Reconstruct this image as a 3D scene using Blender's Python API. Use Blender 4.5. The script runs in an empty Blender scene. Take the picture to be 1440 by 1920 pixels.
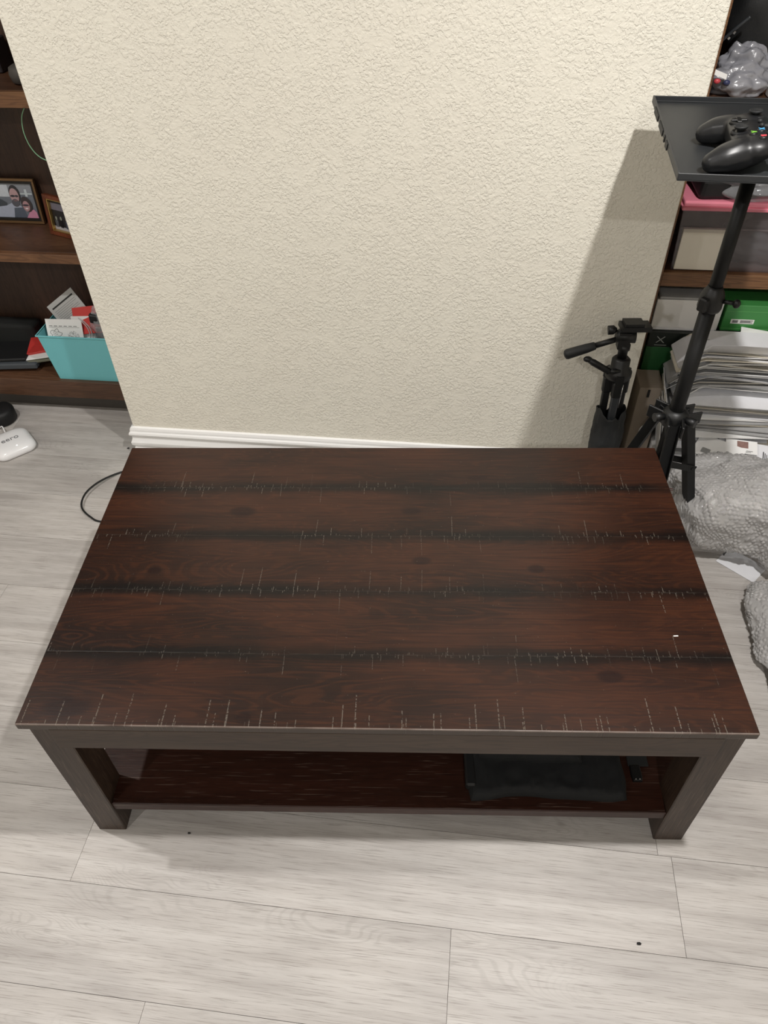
import bpy, bmesh, math, random
import numpy as np
from mathutils import Vector, Matrix, Euler
from mathutils import noise as mnoise

random.seed(7)
PI = math.pi
SC = bpy.context.scene
COL = SC.collection

# ------------------------------------------------------------------ colour / node helpers
def lin(c):
    if isinstance(c, str):
        c = [int(c[i:i + 2], 16) / 255 for i in (1, 3, 5)]
    return tuple(x / 12.92 if x <= 0.04045 else ((x + 0.055) / 1.055) ** 2.4 for x in c) + (1.0,)

class G:
    """tiny node graph helper"""
    def __init__(s, name):
        s.m = bpy.data.materials.new(name); s.m.use_nodes = True
        s.t = s.m.node_tree; s.n = s.t.nodes; s.l = s.t.links
        s.b = s.n['Principled BSDF']; s.out = s.n['Material Output']
    def add(s, typ, **kw):
        n = s.n.new(typ)
        for k, v in kw.items(): setattr(n, k, v)
        return n
    def put(s, sock, v):
        if isinstance(v, bpy.types.NodeSocket): s.l.new(v, sock)
        else:
            try: sock.default_value = v
            except Exception: sock.default_value = (v, v, v)
    def math(s, op, a, b=0.0, c=0.0, clamp=False):
        n = s.add('ShaderNodeMath', operation=op, use_clamp=clamp)
        s.put(n.inputs[0], a); s.put(n.inputs[1], b); s.put(n.inputs[2], c)
        return n.outputs[0]
    def coords(s, kind='Object'):
        return s.add('ShaderNodeTexCoord').outputs[kind]
    def sep(s, v):
        n = s.add('ShaderNodeSeparateXYZ'); s.put(n.inputs[0], v); return n.outputs
    def comb(s, x=0.0, y=0.0, z=0.0):
        n = s.add('ShaderNodeCombineXYZ')
        s.put(n.inputs[0], x); s.put(n.inputs[1], y); s.put(n.inputs[2], z); return n.outputs[0]
    def map(s, v, scale=(1, 1, 1), loc=(0, 0, 0), rot=(0, 0, 0)):
        n = s.add('ShaderNodeMapping'); s.put(n.inputs[0], v)
        n.inputs['Scale'].default_value = scale; n.inputs['Location'].default_value = loc
        n.inputs['Rotation'].default_value = rot; return n.outputs[0]
    def noise(s, v, scale=5.0, detail=4.0, rough=0.5, dist=0.0):
        n = s.add('ShaderNodeTexNoise'); s.put(n.inputs['Vector'], v)
        n.inputs['Scale'].default_value = scale; n.inputs['Detail'].default_value = detail
        n.inputs['Roughness'].default_value = rough; n.inputs['Distortion'].default_value = dist
        return n.outputs['Fac']
    def ramp(s, f, stops, interp='LINEAR'):
        n = s.add('ShaderNodeValToRGB'); s.put(n.inputs[0], f)
        r = n.color_ramp; r.interpolation = interp
        while len(r.elements) > 1: r.elements.remove(r.elements[-1])
        r.elements[0].position = stops[0][0]; r.elements[0].color = stops[0][1]
        for p, c in stops[1:]:
            e = r.elements.new(p); e.color = c
        return n.outputs[0]
    def step(s, f, lo, hi):
        n = s.add('ShaderNodeMapRange', interpolation_type='SMOOTHSTEP')
        s.put(n.inputs[0], f); n.inputs[1].default_value = lo; n.inputs[2].default_value = hi
        return n.outputs[0]
    def mix(s, f, a, b, mode='MIX'):
        n = s.add('ShaderNodeMix', data_type='RGBA', blend_type=mode)
        s.put(n.inputs[0], f); s.put(n.inputs[6], a); s.put(n.inputs[7], b); return n.outputs[2]
    def bump(s, h, strength=0.5, dist=0.001, normal=None):
        n = s.add('ShaderNodeBump'); s.put(n.inputs['Height'], h)
        n.inputs['Strength'].default_value = strength; n.inputs['Distance'].default_value = dist
        if normal is not None: s.l.new(normal, n.inputs['Normal'])
        return n.outputs[0]
    def white(s, v):
        n = s.add('ShaderNodeTexWhiteNoise', noise_dimensions='2D'); s.put(n.inputs['Vector'], v)
        return n.outputs['Value']
    def set(s, **kw):
        for k, v in kw.items():
            s.put(s.b.inputs[k.replace('_', ' ')], v)
        return s

def plain(name, col, rough=0.5, metal=0.0, spec=0.5, var=0.06, scale=40.0, bump=0.0, coat=0.0, bscale=None):
    g = G(name); c = lin(col)
    co = g.coords()
    f = g.noise(co, scale, 3)
    a = tuple(x * (1 - var) for x in c[:3]) + (1,); b = tuple(min(1, x * (1 + var)) for x in c[:3]) + (1,)
    g.set(Base_Color=g.mix(f, a, b), Roughness=rough, Metallic=metal, Specular_IOR_Level=spec, Coat_Weight=coat)
    if bump:
        g.set(Normal=g.bump(g.noise(co, bscale or scale * 6, 2), 0.6, bump))
    return g.m

# ------------------------------------------------------------------ mesh helpers
def nb(): return bmesh.new()

def box(bm, x0, x1, y0, y1, z0, z1, bev=0.0, M=None, seg=1):
    vs = [bm.verts.new((x, y, z)) for x in (x0, x1) for y in (y0, y1) for z in (z0, z1)]
    F = [(0, 1, 3, 2), (4, 6, 7, 5), (0, 4, 5, 1), (2, 3, 7, 6), (0, 2, 6, 4), (1, 5, 7, 3)]
    fs = [bm.faces.new([vs[i] for i in f]) for f in F]
    geo = vs
    if bev > 0:
        es = list({e for f in fs for e in f.edges})
        r = bmesh.ops.bevel(bm, geom=es, offset=bev, segments=seg, profile=0.5, affect='EDGES')
        geo = list({v for f in r['faces'] for v in f.verts} | {v for v in vs if v.is_valid})
    if M is not None:
        for v in geo: v.co = M @ v.co
    return geo

def obox(bm, c, size, rot=(0, 0, 0), bev=0.0, seg=1):
    """box centred at c with euler rotation"""
    M = Matrix.Translation(c) @ Euler(rot).to_matrix().to_4x4()
    return box(bm, -size[0] / 2, size[0] / 2, -size[1] / 2, size[1] / 2, -size[2] / 2, size[2] / 2, bev, M, seg)

def tube(bm, pts, r, n=12, cap=True, flat=1.0):
    pts = [Vector(p) for p in pts]
    rs = r if isinstance(r, (list, tuple)) else [r] * len(pts)
    rings = []; up = None
    for i, p in enumerate(pts):
        d = (pts[min(i + 1, len(pts) - 1)] - pts[max(i - 1, 0)]).normalized()
        if up is None:
            up = d.orthogonal().normalized()
        u = (up - d * up.dot(d)).normalized(); up = u
        w = d.cross(u)
        rings.append([bm.verts.new(p + (u * math.cos(2 * PI * k / n) + w * math.sin(2 * PI * k / n) * flat) * rs[i]) for k in range(n)])
    for a, b in zip(rings, rings[1:]):
        for k in range(n):
            f = bm.faces.new((a[k], a[(k + 1) % n], b[(k + 1) % n], b[k])); f.smooth = True
    if cap:
        bm.faces.new(rings[0][::-1]); bm.faces.new(rings[-1])
    return rings

def spline(pts, n=12):
    """catmull-rom through pts"""
    P = [Vector(p) for p in pts]; P = [P[0] * 2 - P[1]] + P + [P[-1] * 2 - P[-2]]
    out = []
    for i in range(1, len(P) - 2):
        for k in range(n):
            t = k / n
            a, b, c, d = P[i - 1], P[i], P[i + 1], P[i + 2]
            out.append(0.5 * ((2 * b) + (-a + c) * t + (2 * a - 5 * b + 4 * c - d) * t * t + (-a + 3 * b - 3 * c + d) * t ** 3))
    out.append(P[-2]); return out

def lathe(bm, prof, n=32, M=None, smooth=True):
    rings = []
    for r, z in prof:
        rings.append([bm.verts.new(((M or Matrix()) @ Vector((r * math.cos(2 * PI * k / n), r * math.sin(2 * PI * k / n), z)))) for k in range(n)])
    for a, b in zip(rings, rings[1:]):
        for k in range(n):
            f = bm.faces.new((a[k], a[(k + 1) % n], b[(k + 1) % n], b[k])); f.smooth = smooth
    bm.faces.new(rings[0][::-1]); bm.faces.new(rings[-1])

def prism(bm, poly, z0, z1, M=None, bev=0.0):
    a = [bm.verts.new((x, y, z0)) for x, y in poly]; b = [bm.verts.new((x, y, z1)) for x, y in poly]
    n = len(poly); fs = [bm.faces.new(a[::-1]), bm.faces.new(b)]
    for k in range(n): fs.append(bm.faces.new((a[k], a[(k + 1) % n], b[(k + 1) % n], b[k])))
    geo = a + b
    if bev > 0:
        es = list(fs[0].edges) + list(fs[1].edges)
        r = bmesh.ops.bevel(bm, geom=es, offset=bev, segments=2, profile=0.5, affect='EDGES')
        geo = list({v for f in r['faces'] for v in f.verts} | {v for v in geo if v.is_valid})
    if M is not None:
        for v in geo: v.co = M @ v.co
    return geo

WLOC = {}
def fin(name, bm, mat, parent=None, local=False, kind=None, shift=True):
    """link a bmesh as ONE mesh object; geometry is given in world coordinates unless local"""
    bmesh.ops.recalc_face_normals(bm, faces=bm.faces)
    me = bpy.data.meshes.new(name); bm.to_mesh(me); bm.free()
    return fin_me(name, me, mat, parent, local, kind)

def fin_me(name, me, mat, parent=None, local=False, kind=None):
    me.name = name
    mats = mat if isinstance(mat, (list, tuple)) else [mat]
    for m in mats: me.materials.append(m)
    o = bpy.data.objects.new(name, me); COL.objects.link(o)
    if parent is not None:
        o.parent = parent
        base = WLOC[parent.name]
        if not local: me.transform(Matrix.Translation(-base))
        WLOC[o.name] = base if not local else base
    else:
        co = [v.co for v in me.vertices]
        lo = Vector([min(c[i] for c in co) for i in range(3)]); hi = Vector([max(c[i] for c in co) for i in range(3)])
        base = Vector(((lo.x + hi.x) / 2, (lo.y + hi.y) / 2, lo.z))
        if kind == 'structure': base = Vector((0, 0, 0))
        me.transform(Matrix.Translation(-base)); o.location = base; WLOC[o.name] = base
    if kind: o['kind'] = kind
    return o

def tag(o, label, cat, group=None):
    o['label'] = label; o['category'] = cat
    if group: o['group'] = group
    return o

def thing(name, label, cat, loc, rz=0.0, group=None):
    o = bpy.data.objects.new(name, None); COL.objects.link(o)
    o.location = loc; o.rotation_euler = (0, 0, rz); o.empty_display_size = 0.05
    WLOC[o.name] = Vector(loc)
    return tag(o, label, cat, group)

def struct(name, bm, mat): return fin(name, bm, mat, None, kind='structure')

def sphere(bm, c, r, M=None, sub=3):
    res = bmesh.ops.create_icosphere(bm, subdivisions=sub, radius=1.0)
    rr = r if isinstance(r, (tuple, list)) else (r, r, r)
    for v in res['verts']:
        p = Vector((v.co.x * rr[0], v.co.y * rr[1], v.co.z * rr[2]))
        if M is not None: p = M @ p
        v.co = p + Vector(c)
    for f in bm.faces: f.smooth = True
    return res['verts']

def remeshed(bm, voxel=0.002, smooth=6):
    """fuse overlapping closed shapes into one smooth skin"""
    me = bpy.data.meshes.new('tmp'); bm.to_mesh(me); bm.free()
    o = bpy.data.objects.new('tmp', me); COL.objects.link(o)
    m = o.modifiers.new('r', 'REMESH'); m.mode = 'VOXEL'; m.voxel_size = voxel; m.use_smooth_shade = True
    s = o.modifiers.new('s', 'SMOOTH'); s.iterations = smooth; s.factor = 0.5
    dg = bpy.context.evaluated_depsgraph_get(); dg.update()
    me2 = bpy.data.meshes.new_from_object(o.evaluated_get(dg))
    bpy.data.objects.remove(o); bpy.data.meshes.remove(me)
    return me2

def text_mesh(bm_target, body, size, M, depth=0.0004, bold=0.0):
    cu = bpy.data.curves.new('txt', 'FONT'); cu.body = body; cu.size = size; cu.extrude = depth / 2
    cu.align_x = 'CENTER'; cu.align_y = 'CENTER'; cu.offset = bold; cu.resolution_u = 3
    o = bpy.data.objects.new('txt', cu); COL.objects.link(o)
    dg = bpy.context.evaluated_depsgraph_get(); dg.update()
    me = bpy.data.meshes.new_from_object(o.evaluated_get(dg))
    me.transform(M)
    bpy.data.objects.remove(o)
    bm_target.from_mesh(me); bpy.data.meshes.remove(me)

def grid_mesh(bm, nx, ny, fn, smooth=True):
    """surface fn(u,v)->Vector, u,v in 0..1"""
    V = [[bm.verts.new(fn(i / nx, j / ny)) for i in range(nx + 1)] for j in range(ny + 1)]
    for j in range(ny):
        for i in range(nx):
            f = bm.faces.new((V[j][i], V[j][i + 1], V[j + 1][i + 1], V[j + 1][i])); f.smooth = smooth
    return V

def thicken(bm, t):
    bmesh.ops.recalc_face_normals(bm, faces=bm.faces)
    bmesh.ops.solidify(bm, geom=list(bm.faces), thickness=t)

def fbm(p, oct=3):
    return mnoise.fractal(Vector(p), 1.0, 2.0, oct, noise_basis='PERLIN_ORIGINAL')

# ------------------------------------------------------------------ materials
def mat_wall():
    g = G('painted_drywall'); co = g.coords()
    patch = g.noise(co, 22, 3, 0.55)
    worm = g.noise(co, 135, 3.0, 0.55, 0.4)
    plate = g.step(worm, 0.38, 0.60)
    keep = g.step(patch, 0.30, 0.56)
    h = g.math('MULTIPLY', plate, g.math('MULTIPLY_ADD', keep, 0.75, 0.25))
    fine = g.noise(co, 260, 2)
    h = g.math('MULTIPLY_ADD', fine, 0.30, h)
    big = g.noise(co, 3, 2)
    col = g.mix(big, lin('#e8e3d6'), lin('#edeadd'))
    g.set(Base_Color=col, Roughness=0.62, Specular_IOR_Level=0.3, Normal=g.bump(h, 0.85, 0.00105))
    return g.m

def mat_floor():
    g = G('grey_oak_planks'); co = g.coords()
    at = g.add('ShaderNodeAttribute', attribute_name='plank'); rid = at.outputs['Fac']
    x, y, z = g.sep(co)[:3]
    px = g.math('MULTIPLY_ADD', rid, 37.0, x); py = g.math('MULTIPLY_ADD', rid, 11.0, y)
    warp = g.noise(g.comb(px, py), 1.6, 2)
    v = g.comb(g.math('MULTIPLY', px, 1.0), g.math('MULTIPLY', py, 5.0), 0.0)
    base = g.noise(v, 1.5, 2, 0.45, 0.9)
    fib = g.noise(g.comb(g.math('MULTIPLY', px, 13.0), g.math('MULTIPLY', py, 520.0)), 1.0, 4, 0.65)
    rings = g.math('SINE', g.math('MULTIPLY_ADD', fib, 2.2, g.math('MULTIPLY', base, 300.0)))
    rings = g.step(rings, 0.1, 1.0)
    ringmask = g.step(g.noise(g.comb(px, g.math('MULTIPLY', py, 3.0)), 2.3, 2), 0.48, 0.68)
    fib2 = g.noise(g.comb(g.math('MULTIPLY', px, 2.0), g.math('MULTIPLY', py, 45.0)), 1.0, 3, 0.6)
    cloud = g.noise(g.comb(px, g.math('MULTIPLY', py, 2.5)), 3.0, 3)
    c = g.mix(g.step(cloud, 0.25, 0.75), lin('#9f9a96'), lin('#bab5b0'))
    c = g.mix(g.math('MULTIPLY', g.step(fib2, 0.35, 0.7), 0.38), c, lin('#d2cfcb'))
    c = g.mix(g.math('MULTIPLY', g.step(fib, 0.50, 0.68), 0.62), c, lin('#7f7872'))
    c = g.mix(g.math('MULTIPLY', g.math('MULTIPLY', rings, ringmask), 0.20), c, lin('#827c77'))
    # sparse knots
    vo = g.add('ShaderNodeTexVoronoi'); g.put(vo.inputs['Vector'], g.comb(px, g.math('MULTIPLY', py, 2.2)))
    vo.inputs['Scale'].default_value = 2.6
    kn = g.step(vo.outputs['Distance'], 0.035, 0.012)
    kn = g.math('SUBTRACT', 1.0, g.step(vo.outputs['Distance'], 0.010, 0.045))
    c = g.mix(g.math('MULTIPLY', kn, 0.5), c, lin('#7d766e'))
    tone = g.math('MULTIPLY_ADD', rid, 0.10, 0.95)
    n = g.add('ShaderNodeVectorMath', operation='SCALE'); g.put(n.inputs[0], c); g.put(n.inputs['Scale'], tone)
    hb = g.math('MULTIPLY_ADD', fib, 0.5, g.math('MULTIPLY', fib2, 0.5))
    g.set(Base_Color=n.outputs[0], Roughness=g.math('MULTIPLY_ADD', fib, 0.18, 0.36), Specular_IOR_Level=0.45,
          Normal=g.bump(hb, 0.25, 0.0006))
    return g.m

SEAMS = [-0.2205, -0.0715, 0.0785, 0.2275]
def mat_table_top():
    g = G('distressed_mahogany'); co = g.coords()
    x, y, z = g.sep(co)[:3]
    sidx = g.math('FLOOR', g.math('DIVIDE', g.math('ADD', y, 0.3695), 0.1495))
    px = g.math('MULTIPLY_ADD', sidx, 7.3, x)
    v = g.comb(px, g.math('MULTIPLY', y, 7.0), sidx)
    big = g.noise(v, 1.7, 3, 0.5, 0.8)
    rings = g.math('SINE', g.math('MULTIPLY', big, 150.0))
    fib = g.noise(g.comb(g.math('MULTIPLY', px, 5.0), g.math('MULTIPLY', y, 230.0), sidx), 1.0, 4, 0.6)
    cloud = g.noise(g.comb(px, g.math('MULTIPLY', y, 2.5), sidx), 3.3, 3)
    c = g.mix(g.step(cloud, 0.28, 0.72), lin('#1f120d'), lin('#381f14'))
    c = g.mix(g.math('MULTIPLY', g.step(rings, 0.0, 1.0), 0.30), c, lin('#492918'))
    c = g.mix(g.math('MULTIPLY', g.step(fib, 0.46, 0.66), 0.62), c, lin('#170b08'))
    # dark knots at their places on the boards
    for kx, ky, rx, ry in ((-0.545, -0.335, 0.040, 0.019), (-0.318, 0.150, 0.026, 0.014), (0.071, 0.008, 0.018, 0.010),
                           (-0.235, -0.352, 0.013, 0.010), (0.20, 0.262, 0.022, 0.008), (0.05, 0.152, 0.02, 0.009),
                           (0.40, -0.262, 0.022, 0.012), (-0.47, -0.022, 0.014, 0.009), (0.30, -0.012, 0.016, 0.010)):
        dx = g.math('DIVIDE', g.math('SUBTRACT', x, kx), rx); dy = g.math('DIVIDE', g.math('SUBTRACT', y, ky), ry)
        d = g.math('ADD', g.math('MULTIPLY', dx, dx), g.math('MULTIPLY', dy, dy))
        d = g.math('ADD', d, g.math('MULTIPLY_ADD', fib, 0.6, -0.3))
        k = g.math('SUBTRACT', 1.0, g.step(d, 0.5, 1.7))
        c = g.mix(g.math('MULTIPLY', k, 0.7), c, lin('#170908'))
    # black rubbed bands on the plank joints
    sd = None
    for s_ in SEAMS:
        d = g.math('ABSOLUTE', g.math('SUBTRACT', y, s_))
        sd = d if sd is None else g.math('MINIMUM', sd, d)
    wob = g.noise(g.comb(g.math('MULTIPLY', x, 5.0), sidx), 1.0, 3)
    wob2 = g.noise(g.comb(g.math('MULTIPLY', x, 45.0), g.math('MULTIPLY', y, 20.0)), 1.0, 2)
    width = g.math('ADD', g.math('MULTIPLY_ADD', wob, 0.060, -0.014), g.math('MULTIPLY', wob2, 0.010))
    band = g.math('SUBTRACT', 1.0, g.step(g.math('DIVIDE', sd, width), 0.20, 1.25))
    patchy = g.step(g.noise(g.comb(g.math('MULTIPLY', x, 4.0), g.math('MULTIPLY', y, 9.0), 3.0), 1.0, 3), 0.30, 0.58)
    band = g.math('MULTIPLY', band, g.math('MULTIPLY_ADD', patchy, 0.55, 0.45))
    c = g.mix(g.math('MULTIPLY', band, 0.93), c, lin('#0b0807'))
    fd = g.math('ADD', y, 0.3695)
    # saw marks: short dotted kerfs crossing the boards at the joints and along the front edge
    def marks(dist, spacing, seed, lmin, lmax, prob, thick=0.0008, slant=0.0):
        xs = g.math('DIVIDE', g.math('ADD', x, g.math('MULTIPLY', dist, slant)), spacing); cidx = g.math('FLOOR', xs); f = g.math('SUBTRACT', xs, cidx)
        r1 = g.white(g.comb(g.math('ADD', cidx, seed), sidx)); r2 = g.white(g.comb(g.math('ADD', cidx, seed + 53.7), sidx))
        r3 = g.white(g.comb(g.math('ADD', cidx, seed + 91.1), sidx))
        pos = g.math('MULTIPLY_ADD', r1, 0.7, 0.15)
        jig = g.math('MULTIPLY_ADD', g.noise(g.comb(g.math('MULTIPLY', y, 160.0), cidx), 1.0, 2), 0.0016 / spacing, -0.0008 / spacing)
        ln = g.math('SUBTRACT', 1.0, g.step(g.math('ABSOLUTE', g.math('SUBTRACT', g.math('ADD', f, jig), pos)), thick * 0.45 / spacing, thick * 1.2 / spacing))
        L = g.math('MULTIPLY_ADD', r2, lmax - lmin, lmin)
        inside = g.math('LESS_THAN', dist, L)
        on = g.math('LESS_THAN', r3, prob)
        dots = g.step(g.noise(g.comb(g.math('MULTIPLY', x, 220.0), g.math('MULTIPLY', y, 240.0)), 1.0, 1), 0.40, 0.52)
        return g.math('MULTIPLY', g.math('MULTIPLY', ln, inside), g.math('MULTIPLY', on, dots))
    k1 = marks(fd, 0.0575, 3.0, 0.030, 0.066, 0.95, 0.0011)
    k2 = marks(fd, 0.031, 23.0, 0.006, 0.034, 0.8, 0.0009)
    k2b = marks(fd, 0.009, 13.0, 0.002, 0.012, 0.35, 0.0006)
    k3 = marks(sd, 0.056, 31.0, 0.010, 0.062, 0.5, 0.0008, -0.02)
    k4 = marks(sd, 0.021, 47.0, 0.004, 0.022, 0.6, 0.0008)
    k5 = marks(sd, 0.0065, 61.0, 0.002, 0.007, 0.34, 0.0006)
    vary = g.step(g.noise(co, 7.0, 2), 0.36, 0.66)
    lightm = g.math('MAXIMUM', g.math('MAXIMUM', k1, k2), g.math('MULTIPLY', vary, g.math('MAXIMUM', g.math('MAXIMUM', k3, k4), g.math('MAXIMUM', k5, k2b))))
    jl = g.math('SUBTRACT', 1.0, g.step(sd, 0.0003, 0.0011))
    jl = g.math('MULTIPLY', jl, g.step(g.noise(g.comb(g.math('MULTIPLY', x, 30.0), sidx), 1.0, 3), 0.42, 0.60))
    specks = g.math('GREATER_THAN', g.noise(co, 260.0, 1), 0.795)
    dust = g.math('MULTIPLY', specks, 0.7)
    allm = g.math('MAXIMUM', g.math('MAXIMUM', lightm, g.math('MULTIPLY', jl, 0.22)), dust)
    c = g.mix(g.math('MULTIPLY', allm, 0.44), c, lin('#7f776c'))
    c = g.mix(g.math('LESS_THAN', z, 0.4578), c, lin('#3a2e25'))
    # worn pale arris on the front edge
    edge = g.math('MULTIPLY', g.math('MULTIPLY', g.math('LESS_THAN', fd, 0.0024), g.math('GREATER_THAN', z, 0.4578)), g.step(g.noise(g.comb(g.math('MULTIPLY', x, 12.0)), 1.0, 3), 0.25, 0.55))
    c = g.mix(g.math('MULTIPLY', edge, 0.55), c, lin('#8d8078'))
    h = g.math('SUBTRACT', g.math('MULTIPLY', fib, 0.12), g.math('ADD', lightm, g.math('MULTIPLY', 0.3, g.math('SUBTRACT', 1.0, g.step(sd, 0.0005, 0.0022)))))
    g.set(Base_Color=c, Roughness=g.math('MULTIPLY_ADD', fib, 0.12, 0.27), Specular_IOR_Level=0.42, Normal=g.bump(h, 0.5, 0.0010))
    return g.m

def mat_wood(name, dark, light, axis='x', rough=0.45, fscale=1.0, pores=0.55, rings=0.25, streak=None, streak_amt=0.0, spec=0.5):
    g = G(name); co = g.coords(); s = g.sep(co)
    al = {'x': 0, 'y': 1, 'z': 2}[axis]; oth = [i for i in range(3) if i != al]
    a = s[al]; b = g.math('ADD', s[oth[0]], g.math('MULTIPLY', s[oth[1]], 1.13))
    b2 = g.math('SUBTRACT', s[oth[0]], s[oth[1]])
    v = g.comb(a, g.math('MULTIPLY', b, 7.0), g.math('MULTIPLY', b2, 7.0))
    big = g.noise(v, 2.0 * fscale, 3, 0.5, 0.7)
    rg = g.step(g.math('SINE', g.math('MULTIPLY', big, 110.0)), 0.0, 1.0)
    fib = g.noise(g.comb(g.math('MULTIPLY', a, 9.0), g.math('MULTIPLY', b, 260.0), g.math('MULTIPLY', b2, 260.0)), fscale, 4, 0.6)
    cl = g.noise(v, 1.1, 3)
    c = g.mix(g.step(cl, 0.3, 0.7), lin(dark), lin(light))
    dk = tuple(k * 0.42 for k in lin(dark)[:3]) + (1,)
    c = g.mix(g.math('MULTIPLY', rg, rings), c, dk)
    c = g.mix(g.math('MULTIPLY', g.step(fib, 0.48, 0.68), pores), c, dk)
    if streak:
        st = g.noise(g.comb(g.math('MULTIPLY', a, 14.0), g.math('MULTIPLY', b, 300.0), g.math('MULTIPLY', b2, 300.0)), fscale, 2, 0.5)
        c = g.mix(g.math('MULTIPLY', g.step(st, 0.60, 0.70), streak_amt), c, lin(streak))
    g.set(Base_Color=c, Roughness=rough, Specular_IOR_Level=spec, Normal=g.bump(fib, 0.3, 0.0006))
    return g.m

def mat_film(name, col, alpha=0.4, rough=0.12, bumps=60.0, bd=0.002, mixdiff=0.5):
    """thin crinkled plastic film: part see-through, part milky, shiny"""
    g = G(name); co = g.coords()
    nrm = g.bump(g.noise(co, bumps, 3, 0.6, 0.5), 0.8, bd)
    g.set(Base_Color=lin(col), Roughness=rough, Specular_IOR_Level=1.0, Normal=nrm, Coat_Weight=1.0, Coat_Roughness=0.04)
    tr = g.add('ShaderNodeBsdfTransparent'); mx = g.add('ShaderNodeMixShader')
    mx.inputs[0].default_value = alpha
    g.l.new(tr.outputs[0], mx.inputs[1]); g.l.new(g.b.outputs[0], mx.inputs[2])
    g.l.new(mx.outputs[0], g.out.inputs[0])
    return g.m

M = {}
M['wall'] = mat_wall()
M['floor'] = mat_floor()
M['groove'] = plain('dark_plank_joint', '#6b655f', 0.9)
M['ceiling'] = plain('matte_ceiling_paint', '#e6e3dc', 0.9, bump=0.0006, bscale=90)
M['side_wall'] = plain('cream_side_wall_paint', '#d8d3c6', 0.8, bump=0.0008, bscale=80)
M['base'] = plain('white_gloss_trim_paint', '#f4f4f3', 0.32, var=0.01)
M['top'] = mat_table_top()
M['legwood'] = mat_wood('grey_brown_stained_leg_wood', '#33271f', '#46382e', 'z', 0.42, 1.0, 0.65, 0.3, '#74655a', 0.40, spec=0.35)
M['apronwood'] = mat_wood('grey_brown_stained_apron_wood', '#35281f', '#4a3b2f', 'x', 0.42, 1.0, 0.5, 0.3, spec=0.35)
M['shelfwood'] = mat_wood('dark_mahogany_shelf_wood', '#2a160f', '#3c2118', 'x', 0.42, 1.0, 0.5, 0.2, '#75645a', 0.40, spec=0.3)
M['oak_x'] = mat_wood('stained_oak_board', '#4d3424', '#664733', 'x', 0.42, 1.0, 0.55, 0.35)
M['oak_z'] = mat_wood('stained_oak_panel', '#3b2a21', '#4e382c', 'z', 0.5, 1.0, 0.55, 0.3)
M['oak_edge'] = mat_wood('oak_shelf_edge', '#694730', '#866142', 'x', 0.42, 1.0, 0.6, 0.4)
M['toe'] = plain('dark_toe_kick_board', '#4a4642', 0.7)
M['black'] = plain('black_satin_plastic', '#0f1011', 0.45)
M['blackmatte'] = plain('black_matte_plastic', '#101113', 0.6)
M['traymetal'] = plain('black_powder_coated_steel', '#26282a', 0.5, metal=0.0, bump=0.0002, bscale=900)
M['pole'] = plain('black_painted_tube', '#0b0c0d', 0.5, spec=0.35)
M['grip'] = plain('black_rubber_grip', '#1d1f21', 0.55)
M['chrome'] = plain('polished_steel', '#d8dade', 0.15, metal=1.0)
M['fabric_bag'] = plain('black_nylon_fabric', '#1b1d1e', 0.7, bump=0.0004, bscale=500)
M['tripodgrey'] = plain('charcoal_aluminium', '#34373a', 0.4)
M['white_plastic'] = plain('glossy_white_plastic', '#f1f1f2', 0.22, var=0.01)
M['logo_grey'] = plain('grey_print', '#77787a', 0.5)
M['teal'] = plain('turquoise_plastic', '#74c2c9', 0.5, var=0.03, scale=300)
M['paper'] = plain('white_paper', '#ebebea', 0.75, var=0.02)
M['paper_b'] = plain('cool_white_paper', '#e0e1e5', 0.7, var=0.03)
M['paper_c'] = plain('cream_paper', '#e6e0d2', 0.75, var=0.03)
M['paper_g'] = plain('grey_newsprint', '#a6a6a6', 0.8, var=0.05)
M['ink'] = plain('black_print_ink', '#232323', 0.6)
M['inkgrey'] = plain('grey_print_ink', '#5c5c5c', 0.7)
M['red'] = plain('red_card', '#c23a36', 0.45)
M['pink'] = plain('pink_plastic', '#e8899c', 0.38, var=0.02)
M['green_card'] = plain('green_printed_card', '#3f8544', 0.4, var=0.04)
M['darkgreen_card'] = plain('deep_green_printed_card', '#2c6438', 0.4, var=0.1)
M['black_card'] = plain('black_printed_card', '#17201b', 0.4)
M['white_card'] = plain('white_coated_card', '#e8e7e5', 0.4, var=0.01)
M['cardboard'] = plain('grey_brown_cardboard', '#a3978a', 0.8, var=0.06)
M['tile_grey'] = plain('charcoal_grey_fabric', '#43484d', 0.75, bump=0.0004)
M['gold'] = plain('gilt_strip', '#d0b070', 0.3, metal=0.9)
M['redwood'] = mat_wood('reddish_frame_wood', '#5a2d1c', '#7a4028', 'z', 0.35)
M['frame_dark'] = mat_wood('dark_frame_wood', '#33231a', '#4a3223', 'x', 0.3)
M['mat_black'] = plain('black_frame_slip', '#15110f', 0.5)
M['cloth'] = plain('black_cotton_fabric', '#0f1113', 0.85, bump=0.0005, bscale=400)
M['clearfilm'] = mat_film('crinkled_clear_plastic', '#b9bbc0', 0.42, 0.08, 35.0, 0.004)
M['greyfilm'] = mat_film('frosted_grey_plastic', '#9a9ba2', 0.82, 0.22, 30.0, 0.003)
M['binwall'] = mat_film('translucent_bin_plastic', '#8f8588', 0.20, 0.12, 8.0, 0.0004)
M['bubble'] = mat_film('bubble_wrap_film', '#c6c5c4', 0.56, 0.04, 150.0, 0.0018)
M['green_cord'] = plain('pale_green_cord', '#8fc49c', 0.5)
M['silver_cable'] = plain('silver_grey_cable', '#b8b8ba', 0.35)
M['lens'] = None
def emis(name, col, s):
    g = G(name); g.set(Base_Color=lin(col), Emission_Color=lin(col), Emission_Strength=s); return g.m

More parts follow.
